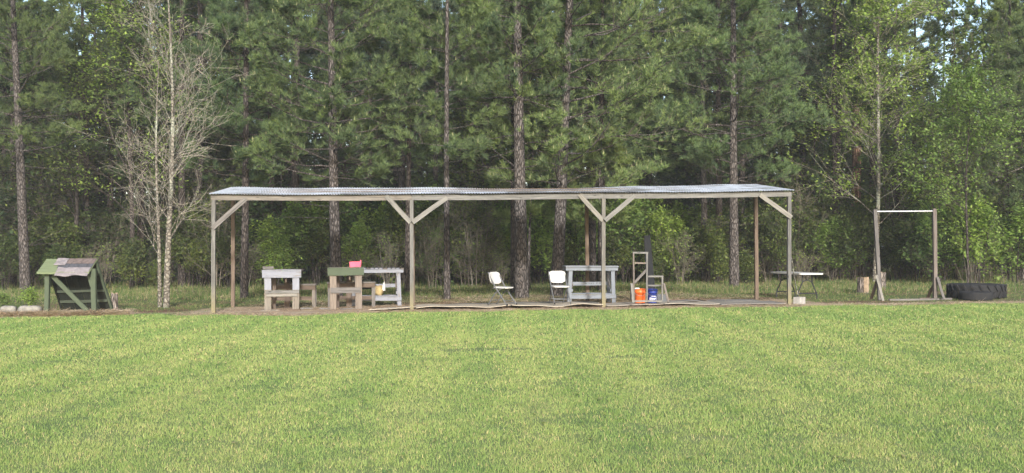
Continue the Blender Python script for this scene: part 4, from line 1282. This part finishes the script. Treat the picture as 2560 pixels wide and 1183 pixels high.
def pine_meshes(seed, H=16, r0=.17, cb=4.0, blen=3.0, gap=.55, per_whorl=4, twigs=8, tufts=8, per=14, nlen=.2, nw=.017, lean=(0, 0), wig=.15, dead=10, dead_from=1.6, dead_len=2.4, bias=None, fol_start=.35, mats=None, candles=.0, candle_from=0.0, dens_top=1.0, flare=1.35, zmax_dense=11):
    r = np.random.default_rng(seed)
    tl = trunk_line(H, lean, wig, r)
    zz = tl[:, 2] / H
    tr = r0 * (1 - .82 * zz) ; tr[0] *= flare
    tl2 = np.insert(tl, 1, tl[0] * .96 + tl[1] * .04, 0); tr2 = np.insert(tr, 1, r0 * 1.02, 0)
    tl2[0, 2] = -.15
    gt = Geo(); gt.tubes(tl2[None], tr2[None], 12, 0)
    def at_z(z):
        return np.array([np.interp(z, tl[:, 2], tl[:, k]) for k in range(3)]).T
    # whorled live branches
    zs, azs, Ls, els = [], [], [], []
    z = cb
    while z < H - .3:
        t = (z - cb) / (H - cb)
        nb = per_whorl + int(r.integers(-1, 2))
        a0 = r.uniform(0, 2 * np.pi)
        for i in range(max(2, nb)):
            a = a0 + 2 * np.pi * i / nb + r.normal(0, .3)
            shp = (0.72 + 0.35 * math.sin(math.pi * min(1, t * 1.6))) * (1 - t) ** .55
            l = blen * shp * r.uniform(.65, 1.15)
            if bias is not None:
                l *= 1 + bias[1] * math.cos(a - bias[0])
            zs.append(z + r.normal(0, .06)); azs.append(a); Ls.append(max(.35, l)); els.append(r.normal(.10 + .55 * t, .14))
        z += gap * r.uniform(.7, 1.35) * (1 if z < zmax_dense else 2.2)
    zs, azs, Ls, els = map(np.array, (zs, azs, Ls, els))
    nb = len(zs)
    P0 = at_z(zs)
    d = np.stack([np.cos(azs) * np.cos(els), np.sin(azs) * np.cos(els), np.sin(els)], -1)
    pts = [P0]; cur = P0; dd = d
    for j in range(6):
        dd = norm(dd + r.normal(0, .10, dd.shape) + np.array([0, 0, -.05 if j < 2 else .10]))
        cur = cur + dd * (Ls / 6)[:, None]; pts.append(cur)
    B = np.stack(pts, 1)
    br = (np.interp(zs, tl[:, 2], tr) * .27 * np.clip(Ls / blen, .4, 1))[:, None] * np.linspace(1, .16, 7)[None]
    gt.tubes(B, br, 5, 0)
    # dead lower branches
    if dead:
        dz = r.uniform(dead_from, max(cb + 1.5, dead_from + .5), dead)
        da = r.uniform(0, 2 * np.pi, dead)
        if bias is not None: da = bias[0] + r.normal(0, 1.2, dead)
        dl = r.uniform(.5, dead_len, dead)
        P0 = at_z(dz); de = r.normal(.05, .2, dead)
        cur = P0; dd = np.stack([np.cos(da) * np.cos(de), np.sin(da) * np.cos(de), np.sin(de)], -1); pts = [cur]
        for j in range(5):
            dd = norm(dd + r.normal(0, .14, dd.shape) + np.array([0, 0, .03])); cur = cur + dd * (dl / 5)[:, None]; pts.append(cur)
        D = np.stack(pts, 1); dr = (r0 * .075 * np.clip(dl / 2, .5, 1))[:, None] * np.linspace(1, .2, 6)[None]
        gt.tubes(D, dr, 4, 0)
        D2, DR2 = spawn(D, dr, 4, .3, .95, .8, .2, lambda s, l: l * .35, pts=4, wig=.15, r_tip=.003, r=r)
        gt.tubes(D2, DR2, 3, 0)
    # twigs
    gc = Geo()
    T1, TR1 = spawn(B, br, twigs, fol_start, 1.0, .75, .22, lambda s, l: (l * (.42 * (1.15 - s)) + .22), up=.12, pts=4, wig=.12, curl=.12, r_tip=.004, r=r, flat=.5)
    gc.tubes(T1, TR1, 3, 1)
    p, t = along(T1, tufts, .25, 1.0, r)
    pe, te = T1[:, -1], norm(T1[:, -1] - T1[:, -2])
    pb, tb = B[:, -1], norm(B[:, -1] - B[:, -2])
    pos = np.concatenate([p, pe, pb]); tan = np.concatenate([t, te, tb])
    dirs = norm(tan * .8 + np.array([0, 0, .55]) + r.normal(0, .25, tan.shape))
    needles(pos, dirs, per, nlen, nw, 0, gc, r)
    if candles > 0:
        ends = np.concatenate([pe, pb]); k = (r.uniform(0, 1, len(ends)) < candles) & (ends[:, 2] > candle_from)
        e = ends[k]; hh = r.uniform(.08, .19, len(e))
        tip = e + np.stack([r.normal(0, .02, len(e)), r.normal(0, .02, len(e)), hh], -1)
        mid = (e * .5 + tip * .5)
        base = e + np.array([0, 0, .03])
        C = np.stack([base, mid, tip], 1)
        gc.tubes(C, np.repeat(np.array([[.010, .011, .003]]), len(e), 0), 4, 2)
    mt = mats or (M['needles'], M['twig'], M['candle'], M['pine_bark'])
    return gt.mesh("trunk", [mt[3]]), gc.mesh("crown", [mt[0], mt[1], mt[2]])

def put_tree(name, label, cat, loc, meshes, rz=0.0, sc=1.0, group=None):
    t = thing(name, label, cat, loc, rz, group)
    t.scale = (sc, sc, sc)
    for nm, me in zip(("trunk", "crown"), meshes):
        if me is None: continue
        o = bpy.data.objects.new(nm, me); COL.objects.link(o); o.parent = t
        if nm == "crown": o["kind"] = "stuff"
    return t

def copy_tree(src, loc, rz, sc, label=None, group=None):
    c = src.copy(); COL.objects.link(c); c.location = loc; c.rotation_euler = (0, 0, rz)
    c.scale = sc if isinstance(sc, tuple) else (sc, sc, sc)
    if label: c["label"] = label
    if group: c["group"] = group
    for ch in src.children:
        d = ch.copy(); COL.objects.link(d); d.parent = c
    return c

def ground_pt(px, Y, dz=0.0):
    x = at(px, 615, Y).x
    return (x, Y, float(ground_h(np.array(x), np.array(Y))) + dz)

MP = (M['needles'], M['twig'], M['candle'], M['pine_bark'])
ML = (M['needles_light'], M['twig'], M['candle'], M['pine_bark'])
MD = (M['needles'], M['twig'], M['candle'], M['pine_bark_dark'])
# front row of pines: every one its own shape
put_tree("pine_tree", "leaning grey-barked pine at the far left, behind the leafy bush", "pine tree", ground_pt(64, 40),
         pine_meshes(11, H=17, r0=.20, cb=5.4, blen=3.4, lean=(-.9, .3), wig=.05, dead=26, dead_from=1.6, dead_len=3.8, mats=MP, twigs=9, per=15, bias=(0.0, .1)))
put_tree("pine_tree", "straight dark pine between the shelter's left posts, with a flared base", "pine tree", ground_pt(611, 33.5),
         pine_meshes(12, H=15, r0=.135, cb=3.9, blen=2.5, lean=(.1, 0), wig=.04, dead=14, mats=MD, flare=1.8, candles=.15, candle_from=3, per=11, nw=.020, twigs=9))
put_tree("pine_tree", "thick pine rising behind the green-topped bench", "pine tree", ground_pt(843, 33),
         pine_meshes(13, H=15.5, r0=.19, cb=3.8, blen=3.3, lean=(-.5, 0), wig=.12, dead=18, dead_from=2.5, dead_len=3.2, mats=MP, candles=.35, candle_from=4.5, per=9, nw=.022, twigs=15, gap=.42))
put_tree("pine_tree", "slim dark pine just left of the second front post", "pine tree", ground_pt(1019, 36),
         pine_meshes(14, H=14, r0=.11, cb=4.6, blen=2.2, lean=(.1, 0), wig=.06, dead=12, mats=MD, candles=.15, per=15, twigs=8))
put_tree("pine_tree", "slim straight pine alone between the second post and the left chair", "pine tree", ground_pt(1118, 31.5),
         pine_meshes(15, H=14, r0=.105, cb=4.1, blen=2.3, lean=(-.05, 0), wig=.05, dead=14, dead_from=2.4, mats=MP, flare=1.5, candles=.15, candle_from=4, per=11, nw=.020, twigs=9))
put_tree("pine_tree", "thickest pine trunk, right behind the left white chair", "pine tree", ground_pt(1305, 32),
         pine_meshes(16, H=16, r0=.215, cb=6.2, blen=2.7, lean=(-.25, 0), wig=.05, dead=34, dead_from=3.2, dead_len=3.0, mats=MP, per=11, nw=.020, twigs=9, candles=.15))
put_tree("pine_tree", "dark pine touching the left side of the thickest trunk", "pine tree", ground_pt(1289, 34),
         pine_meshes(17, H=15, r0=.17, cb=6.0, blen=2.2, lean=(-.1, 0), wig=.04, dead=14, dead_from=3.5, mats=MD))
put_tree("pine_tree", "big forking pine behind the right white chair, boughs spread over the roof", "pine tree", ground_pt(1391, 33),
         pine_meshes(18, H=15.5, r0=.21, cb=3.5, blen=4.4, lean=(.75, 0), wig=.05, dead=14, dead_from=3.0, bias=(0.25, .35), mats=ML, candles=.45, candle_from=3.5, per=9, nw=.022, twigs=17, gap=.5, tufts=8))
put_tree("pine_tree", "dark pine directly behind the third front post", "pine tree", ground_pt(1503, 36),
         pine_meshes(19, H=14.5, r0=.14, cb=4.4, blen=2.6, lean=(.1, 0), wig=.05, dead=10, mats=MD, per=15, twigs=8))
put_tree("pine_tree", "reddish pine behind the brown back post at the workbench", "pine tree", ground_pt(1480, 38),
         pine_meshes(20, H=14, r0=.16, cb=5.6, blen=2.3, lean=(0, 0), wig=.05, dead=12, mats=MD))
put_tree("pine_tree", "tall straight pine with layered light-green boughs near the shelter's right end", "pine tree", ground_pt(1836, 38.5),
         pine_meshes(21, H=17, r0=.185, cb=4.0, blen=3.6, lean=(-.1, 0), wig=.05, dead=14, dead_from=2.2, mats=ML, per=9, nw=.022, twigs=17, tufts=8, gap=.55))
put_tree("pine_tree", "half-hidden pine between the third post and the straight right pine", "pine tree", ground_pt(1762, 43),
         pine_meshes(22, H=16, r0=.15, cb=4.8, blen=3.2, lean=(-.1, 0), wig=.1, dead=12, mats=MP, candles=.2, per=11, nw=.020, twigs=9))
put_tree("young_pine", "young pine with many pale candles in front of the thickest trunk's boughs", "young pine", ground_pt(1322, 36.5),
         pine_meshes(23, H=5.9, r0=.06, cb=2.6, blen=1.7, lean=(.1, 0), wig=.08, dead=3, mats=ML, candles=.6, per=12, twigs=9, gap=.4))
put_tree("young_pine", "young pine with pale candles above the middle of the right roof half", "young pine", ground_pt(1500, 35),
         pine_meshes(24, H=5.8, r0=.06, cb=2.4, blen=1.9, lean=(.05, 0), wig=.08, dead=3, mats=ML, candles=.6, per=12, twigs=9, gap=.4))
put_tree("pine_tree", "dense pine filling the right edge of the photograph", "pine tree", ground_pt(2560, 40),
         pine_meshes(25, H=10, r0=.12, cb=1.6, blen=2.5, lean=(.2, 0), wig=.06, dead=4, mats=MP, per=11, nw=.020, twigs=10))
put_tree("pine_tree", "tall dark pine standing behind the right stump and pull-up frame", "pine tree", ground_pt(2183, 44),
         pine_meshes(26, H=18, r0=.2, cb=7.5, blen=3.0, lean=(.1, 0), wig=.05, dead=30, dead_from=3, mats=MD))

PLACES = ((90, "behind the flat stones"), (250, "behind the green lean-to"), (385, "left of the bare twin stems"), (525, "right of the bare twin stems"),
          (625, "behind the left end posts"), (790, "behind the white-topped bench"), (930, "behind the green-topped bench"), (1075, "behind the second front post"),
          (1195, "right of the slim lone pine"), (1290, "behind the left white chair"), (1365, "right of the thickest trunk"), (1435, "behind the right white chair"),
          (1560, "behind the grey-blue workbench"), (1685, "behind the wooden stand"), (1825, "left of the straight right pine"), (1960, "behind the shelter's right end"),
          (2100, "behind the folding table"), (2195, "behind the pale split stump"), (2340, "seen through the pull-up frame"), (2450, "behind the left half of the tyres"), (9999, "at the right edge behind the tyres"))
def place_label(desc, x, Y):
    px = x / Y * F + 1280
    pl_ = next(t for m_, t in PLACES if px < m_)
    dp = "at the wood's edge" if Y < 44.5 else "just inside the wood" if Y < 50 else "well inside the wood" if Y < 60 else "deep in the wood" if Y < 78 else "farthest back"
    return f"{desc} {dp}, {pl_}"
# background pines: variants, then copies
protos = []
for k, kw in enumerate((dict(H=19, cb=6.0, blen=3.2), dict(H=20, cb=7.5, blen=3.0), dict(H=18, cb=4.5, blen=3.4), dict(H=21, cb=9.5, blen=2.8), dict(H=17, cb=3.2, blen=3.2))):
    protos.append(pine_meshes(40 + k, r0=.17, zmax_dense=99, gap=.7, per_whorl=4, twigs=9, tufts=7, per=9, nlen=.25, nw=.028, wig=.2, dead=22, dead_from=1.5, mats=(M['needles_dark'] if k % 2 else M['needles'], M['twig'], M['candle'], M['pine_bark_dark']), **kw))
roots = []
PD = ("evenly clothed dark pine", "tall-trunked dark pine", "low-branched dark pine", "bare-trunked high-crowned pine", "bushy dark pine")
GB, LB = "pines standing in the depth of the wood", "tall dark-trunked pine standing among others deep in the wood"
r = random.Random(5)
spots = []
def bgok(x, Y, dmin):
    return all((x - a) ** 2 + (Y - b) ** 2 > dmin * dmin for a, b in spots)
tries = 0
while len(spots) < 150 and tries < 6000:
    tries += 1
    Y = 43 + (r.random() ** 1.15) * 57
    x = r.uniform(-.56, .56) * Y
    px = x / Y * F + 1280
    if bgok(x, Y, 1.7 + (Y - 43) * .028):
        # a thinner stand to the upper right, where sky shows between the crowns
        if px > 2230 and Y > 56 and r.random() < .6: continue
        spots.append((x, Y))
for i, (x, Y) in enumerate(spots):
    k = r.randrange(5)
    px = x / Y * F + 1280
    if 1000 < px < 1110 and Y < 60: k = 3
    sc = r.uniform(.85, 1.15) * (1 + max(0, Y - 60) * .006)
    if px > 2230: sc *= .85
    loc = (x, Y, float(ground_h(np.array(x), np.array(Y))))
    if len(roots) < 5:
        t = put_tree("background_pine", place_label(PD[len(roots)], x, Y), "pine tree", loc, protos[len(roots)], r.uniform(0, 6.28), sc, GB); roots.append(t)
    else:
        copy_tree(roots[k], loc, r.uniform(0, 6.28), (sc, sc, sc * r.uniform(.95, 1.1)), place_label(PD[k], x, Y), GB)

# ------------------------------------------------------------------ broadleaf trees and shrubs
def broad_meshes(seed, H=8, r0=.08, n1=26, n2=7, n3=4, leaf=.09, per=5, cb=.15, spread=.33, lean=(0, 0), ang=.85, up=.25, mats=None, leaf_spread=.08, wig=.12, flat=.6, lp=1.0, stems=1, tip=.004, rr1=.45):
    r = np.random.default_rng(seed)
    Ts, Rs = [], []
    for s in range(stems):
        a = r.uniform(0, 6.28); f = 0 if stems == 1 else r.uniform(.12, .4)
        tl = trunk_line(H * r.uniform(.75, 1) if stems > 1 else H, (lean[0] + math.cos(a) * f * H * .5, lean[1] + math.sin(a) * f * H * .5), .12 * H / 8, r)
        if stems > 1: tl[:, :2] += np.array([math.cos(a), math.sin(a)]) * r.uniform(.02, .25)
        tl[0, 2] = -.1
        Ts.append(tl); Rs.append(r0 * (1 - .85 * np.linspace(0, 1, 12)))
    P = np.stack(Ts); Rd = np.stack(Rs)
    gt = Geo(); gt.tubes(P, Rd, 8 if r0 > .03 else 5, 0)
    B1, R1 = spawn(P, Rd, n1, cb, .98, ang, .2, lambda s, l: l * spread * (1.25 - s) ** .8, up=up, pts=5, wig=wig, r_ratio=rr1, r=r, r_tip=tip)
    gt.tubes(B1, R1, 4, 0)
    gc = Geo()
    B2, R2 = spawn(B1, R1, n2, .2, 1, .7, .2, lambda s, l: l * .45, up=.1, pts=4, wig=.15, r=r, r_tip=tip * .8)
    gc.tubes(B2, R2, 3, 1)
    src = B2
    if n3:
        B3, R3 = spawn(B2, R2, n3, .3, 1, .7, .25, lambda s, l: l * .5, up=.05, pts=3, wig=.15, r=r, r_tip=tip * .6)
        gc.tubes(B3, R3, 3, 1); src = B3
    if per:
        p, _ = along(src, per, .3, 1.0, r)
        if lp < 1: p = p[r.uniform(0, 1, len(p)) < lp]
        leaves(p, leaf, 0, gc, r, leaf_spread, flat)
    mt = mats or (M['leaf_mid'], M['twig'], M['grey_bark'])
    return gt.mesh("trunk", [mt[2]]), gc.mesh("crown", [mt[0], mt[1]])

# bare pale twin-stemmed tree
r_ = np.random.default_rng(77)
def bare_tree(H, r0, lean, seed, n1=44, spread=.24):
    return broad_meshes(seed, H=H, r0=r0, n1=n1, n2=7, n3=3, leaf=.04, per=1, lp=.3, cb=.16, spread=spread, lean=lean, ang=.85, up=.26, rr1=.24, mats=(M['leaf_bright'], M['twig_pale'], M['pale_bark']), wig=.16, tip=.003, leaf_spread=.01)
put_tree("bare_tree", "taller pale-barked nearly leafless stem beside the shelter's left end", "bare tree", ground_pt(416, 28.6), bare_tree(9.4, .095, (.15, .1), 1, n1=40, spread=.29))
put_tree("bare_tree", "slimmer pale leafless stem just left of its taller twin", "bare tree", ground_pt(400, 28.9), bare_tree(6.9, .062, (-.15, .1), 2, n1=24, spread=.28))

BR = (M['leaf_bright'], M['twig'], M['pine_bark_dark'])
BM = (M['leaf_mid'], M['twig'], M['pine_bark_dark'])
BD = (M['leaf_dark'], M['twig'], M['pine_bark_dark'])
put_tree("broadleaf_tree", "forking pale-trunked broadleaf tree with fresh leaves above the pull-up frame", "broadleaf tree", ground_pt(2186, 40),
         broad_meshes(3, H=13.5, r0=.10, n1=54, n2=7, n3=4, leaf=.125, per=9, cb=.16, spread=.23, lean=(.5, 0), rr1=.2, ang=1.0, wig=.2, mats=(M['leaf_bright'], M['twig_pale'], M['pale_bark']), leaf_spread=.12, flat=.7))
put_tree("broadleaf_tree", "slender bright-green sapling between the pull-up frame and the tyres", "broadleaf tree", ground_pt(2420, 36),
         broad_meshes(4, H=7.0, r0=.05, n1=38, n2=7, n3=4, leaf=.11, per=10, cb=.2, spread=.36, rr1=.3, mats=BR, leaf_spread=.10, flat=.75))
put_tree("broadleaf_tree", "tall grey-trunked broadleaf tree near the right edge with sky behind it", "broadleaf tree", ground_pt(2488, 45),
         broad_meshes(5, H=14, r0=.13, n1=36, n2=7, n3=4, leaf=.13, per=6, cb=.3, spread=.30, lean=(.1, 0), mats=(M['leaf_bright'], M['twig'], M['pale_bark']), leaf_spread=.12))
put_tree("broadleaf_tree", "bright leafy broadleaf tree behind the bare twin stems", "broadleaf tree", ground_pt(330, 43),
         broad_meshes(6, H=13, r0=.12, n1=38, n2=8, n3=4, leaf=.15, per=8, cb=.22, spread=.36, rr1=.3, mats=(M['leaf_bright'], M['twig'], M['pine_bark_dark']), leaf_spread=.14, flat=.85))
put_tree("broadleaf_tree", "dark leafy broadleaf tree low behind the green lean-to", "broadleaf tree", ground_pt(190, 44),
         broad_meshes(7, H=11, r0=.11, n1=34, n2=8, n3=4, leaf=.15, per=6, cb=.10, spread=.38, rr1=.3, mats=(M['leaf_mid'], M['twig'], M['pine_bark_dark']), leaf_spread=.14, flat=.85))
# broken snag
sn = ground_pt(2141, 46)
g = Geo(); tl = np.array([(0, 0, -.1), (0, 0, .5), (.02, 0, 2), (.0, 0, 4), (.03, 0, 6.5), (0, 0, 9), (.05, 0, 11.5)])
g.tubes(tl[None], np.array([[.28, .24, .22, .2, .19, .15, .05]]), 11)
o = g.obj("dead_snag", M['snag_bark'], None, loc=sn); tag(o, "dead reddish snag with stripped bark in the right part of the wood", "dead tree")

# shrubs: variants, then copies
shrub_protos = {}
def sp(key, seed, mats, **kw):
    shrub_protos[key] = broad_meshes(seed, mats=mats, **kw)
sp('b1', 61, BR, H=3.6, r0=.028, n1=14, n2=6, n3=3, leaf=.17, per=3, cb=.12, spread=.36, stems=5, leaf_spread=.12, flat=.7)
sp('b2', 62, BM, H=3.8, r0=.028, n1=14, n2=6, n3=3, leaf=.165, per=3, cb=.08, spread=.38, stems=5, leaf_spread=.12, flat=.7)
sp('b3', 63, BD, H=4.2, r0=.03, n1=15, n2=6, n3=4, leaf=.18, per=2, cb=.05, spread=.40, stems=5, leaf_spread=.13, flat=.7)
sp('b4', 64, BM, H=2.4, r0=.02, n1=14, n2=6, n3=3, leaf=.15, per=3, cb=.05, spread=.45, stems=6, leaf_spread=.10, flat=.6)
sp('t1', 65, (M['leaf_mid'], M['twig_mid'], M['twig_mid']), H=3.6, r0=.024, n1=9, n2=5, n3=3, leaf=.10, per=1, cb=.08, spread=.5, stems=5, leaf_spread=.03, lp=.7, wig=.28, tip=.005)
sp('t2', 66, (M['leaf_bright'], M['twig_mid'], M['twig_mid']), H=2.6, r0=.02, n1=8, n2=5, n3=3, leaf=.10, per=1, cb=.05, spread=.6, stems=5, leaf_spread=.03, lp=.6, wig=.3, tip=.005)
sp('s1', 67, BM, H=8.5, r0=.06, n1=26, n2=6, n3=4, leaf=.21, per=3, cb=.12, spread=.32, stems=1, leaf_spread=.14, flat=.8)
sp('s2', 68, BD, H=10, r0=.07, n1=28, n2=7, n3=4, leaf=.22, per=3, cb=.10, spread=.32, stems=1, leaf_spread=.15, flat=.8)
made = {}
NAMES = {'b': ("understory_shrub", "shrub"), 't': ("twiggy_shrub", "shrub"), 's': ("understory_tree", "broadleaf tree")}
DEF = {'b1': ("bright leafy shrub in the thicket along the wood's edge", "bright shrubs along the wood's edge"),
       'b2': ("mid-green leafy shrub in the thicket along the wood's edge", "mid-green shrubs along the wood's edge"),
       'b3': ("dark-leaved tall shrub in the shade of the wood", "dark shrubs in the shade of the wood"),
       'b4': ("low mid-green shrub at the foot of the wood", "low shrubs at the foot of the wood"),
       't1': ("tangled pale twiggy shrub with few leaves under the pines", "tangled twiggy shrubs"),
       't2': ("low pale twiggy tangle with sparse fresh leaves", "low twiggy tangles"),
       's1': ("slender mid-green understory tree among the pine trunks", "slender understory trees"),
       's2': ("dark-leaved understory tree deep among the pine trunks", "dark understory trees")}
SD = {'b1': "bright leafy shrub", 'b2': "mid-green leafy shrub", 'b3': "tall dark-leaved shrub", 'b4': "low mid-green shrub", 't1': "tangled twiggy shrub",
      't2': "low twiggy tangle", 's1': "slender mid-green tree", 's2': "slender dark-leaved tree"}
def plant(key, px, Y, sc=1.0, rz=None, x=None):
    nm, cat = NAMES[key[0]]
    lab, grp = DEF[key]
    X = at(px, 615, Y).x if x is None else x
    loc = (X, Y, float(ground_h(np.array(X), np.array(Y))))
    rz = r.uniform(0, 6.28) if rz is None else rz
    lab = place_label(SD[key], X, Y)
    if key in made: return copy_tree(made[key], loc, rz, (sc, sc, sc * r.uniform(.85, 1.15)), lab, grp)
    made[key] = put_tree(nm, lab, cat, loc, shrub_protos[key], rz, sc, grp)
    return made[key]
# thicket band along the wood's edge
for i in range(78):
    px = -60 + i * 35 + r.uniform(-20, 20)
    Y = r.uniform(43, 48)
    if px < 560: key = r.choice(('b3', 'b3', 'b2', 't1', 'b3'))
    elif px < 1000: key = r.choice(('b2', 'b1', 't1', 'b3', 'b4'))
    elif px < 1250: key = r.choice(('t1', 't2', 'b2', 'b1'))
    elif px < 1800: key = r.choice(('b1', 'b2', 'b1', 't1', 'b4'))
    elif px < 2150: key = r.choice(('t1', 'b3', 'b2', 't2'))
    else: key = r.choice(('b1', 'b1', 'b2', 't1'))
    plant(key, px, Y, r.uniform(.7, 1.1))
for i in range(40):
    px = -60 + i * 67 + r.uniform(-30, 30)
    plant(r.choice(('b4', 't2', 'b4', 'b2')), px, r.uniform(41, 43.5), r.uniform(.45, .8))
# deeper understory
for i in range(70):
    Y = r.uniform(49, 75); px = r.uniform(-120, 2680)
    plant(r.choice(('b3', 'b3', 's2', 's2', 's1', 'b2')) if px < 2000 else r.choice(('s1', 's1', 's2', 'b3', 'b2')), px, Y, r.uniform(.9, 1.3))
# picked spots: bright saplings
for (px, Y, key, sc) in ((790, 62, 's2', 1.3), (830, 66, 's2', 1.4), (760, 70, 's2', 1.4), (860, 72, 's1', 1.5), (600, 68, 's2', 1.4), (1000, 64, 's2', 1.3), (80, 62, 's2', 1.4), (160, 66, 's2', 1.5), (2330, 40.5, 's1', .8), (2250, 42, 's1', 1.1), (2390, 43, 's1', 1.2), (2520, 41, 's1', .9), (2040, 45, 's1', 1.0), (2450, 38, 'b1', .8), (2350, 39, 'b1', .8), (2540, 39, 'b1', .8),
                         (1210, 46, 's1', .9), (1170, 50, 's1', 1.1), (1340, 44, 'b1', 1.0), (1560, 43, 'b1', 1.1), (1600, 46, 's1', .75), (690, 40.5, 'b1', .55), (1460, 42, 'b1', .9),
                         (100, 47, 's2', 1.1), (250, 50, 's2', 1.2), (520, 48, 's2', 1.0), (430, 46, 's1', 1.0), (700, 50, 's2', .9), (2000, 50, 's2', .9)):
    plant(key, px, Y, sc)
for (px, Y, key, sc) in ((1105, 42, 'b1', .75), (1205, 41.5, 'b2', .8), (1260, 43, 'b1', 1.0), (1000, 42, 'b2', .8), (900, 42, 'b1', .7), (2020, 43, 'b2', .9), (2090, 42, 'b1', .7), (2160, 43, 'b2', .8), (2240, 42, 'b2', .8), (2290, 43, 'b1', .9), (1900, 43, 'b2', .8), (150, 43, 'b2', .9), (480, 43, 'b2', .9), (570, 42, 'b2', .7), (1150, 43, 'b1', .9), (1245, 42.5, 'b1', .8), (1090, 43.5, 'b2', .9), (960, 43, 'b1', .8), (790, 43, 'b2', .9), (1340, 41.5, 'b1', .8), (1440, 43, 'b1', .9), (1660, 42, 'b1', .8), (1770, 42, 'b2', .7), (1190, 40.5, 't1', .9), (1230, 41, 't2', .9), (1080, 41, 't1', .8), (1165, 42, 't1', 1.1), (970, 40, 't2', .8), (1920, 42, 't2', .7), (2010, 41.5, 't2', .6), (2080, 42, 't2', .6), (1700, 41, 't2', .7), (1250, 39.5, 't2', .6), (540, 42, 't1', 1.0), (2000, 43, 't1', 1.2)):
    plant(key, px, Y, sc)
# leafy bush beside the stones
t = put_tree("leafy_bush", "low light-green leafy bush behind the flat stones at the left", "bush", ground_pt(66, 27.6),
             broad_meshes(70, H=.64, r0=.007, n1=8, n2=3, n3=3, leaf=.05, per=3, cb=.2, spread=.38, stems=5, leaf_spread=.05, flat=.5, mats=BR, tip=.002))
t = put_tree("leafy_bush", "low weedy bush at the extreme left edge behind the stones", "bush", ground_pt(5, 28.5),
             broad_meshes(71, H=.40, r0=.006, n1=8, n2=3, n3=3, leaf=.045, per=3, cb=.1, spread=.4, stems=5, leaf_spread=.05, flat=.5, mats=BR, tip=.002))
# dead stalks by the tyres
def stalks(label, px, Y, n, h, spread, seed):
    rr = np.random.default_rng(seed)
    b = np.stack([rr.normal(0, spread, n), rr.normal(0, spread, n), np.full(n, -.03)], -1)
    tp = b + np.stack([rr.normal(0, .12, n), rr.normal(0, .12, n), rr.uniform(.5, 1, n) * h], -1)
    P = np.stack([b, (b + tp) / 2 + rr.normal(0, .02, (n, 3)), tp], 1)
    g = Geo(); g.tubes(P, np.repeat(np.array([[.008, .006, .003]]), n, 0), 4)
    o = g.obj("dead_stalks", M['twig_mid'], None, loc=ground_pt(px, Y)); tag(o, label, "dead stalks", kind='stuff')
stalks("tan dead stalks standing behind the tractor tyre", 2428, 34, 9, 1.5, .12, 1)
stalks("thin dead stalks at the right edge behind the grass", 2530, 33, 6, .8, .3, 2)

# ------------------------------------------------------------------ far wood mass
rf = np.random.default_rng(9)
g = Geo()
n = 42000
X = rf.uniform(-75, 75, n); Y = rf.uniform(98, 112, n)
top = np.where(X / Y * F + 1280 > 2250, 16.0, 27.0) + 3.5 * np.sin(X * .35) + 2.5 * np.sin(X * .9 + 1)
Z = rf.uniform(0, 1, n) ** .8 * top
leaves(np.stack([X, Y, Z], -1), .74, 0, g, rf, .3, .4)
nt_ = 260
bx = rf.uniform(-70, 70, nt_); by = rf.uniform(92, 105, nt_)
P = np.stack([np.stack([bx, by, np.zeros(nt_)], -1), np.stack([bx + rf.normal(0, .2, nt_), by, np.full(nt_, 9.0)], -1), np.stack([bx + rf.normal(0, .4, nt_), by, np.full(nt_, 17.0)], -1)], 1)
g.tubes(P, np.repeat(np.array([[.2, .15, .06]]), nt_, 0), 5, 1)
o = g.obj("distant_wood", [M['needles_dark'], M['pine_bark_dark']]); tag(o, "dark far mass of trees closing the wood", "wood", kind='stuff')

# ------------------------------------------------------------------ thin evening haze in the air
hm = bpy.data.materials.new("thin_haze"); hm.use_nodes = True
hn = hm.node_tree; hn.nodes.clear()
ho = hn.nodes.new("ShaderNodeOutputMaterial"); hv = hn.nodes.new("ShaderNodeVolumePrincipled")
hv.inputs["Color"].default_value = (0.93, 0.97, 1.0, 1); hv.inputs["Density"].default_value = 0.0006
hn.links.new(hv.outputs[0], ho.inputs["Volume"])
g = Geo(); g.box((0, 300, 18.5), (2100, 1400, 49))
o = g.obj("haze", hm); tag(o, kind='stuff'); o["label"] = "thin pale haze hanging in the air over field and wood"
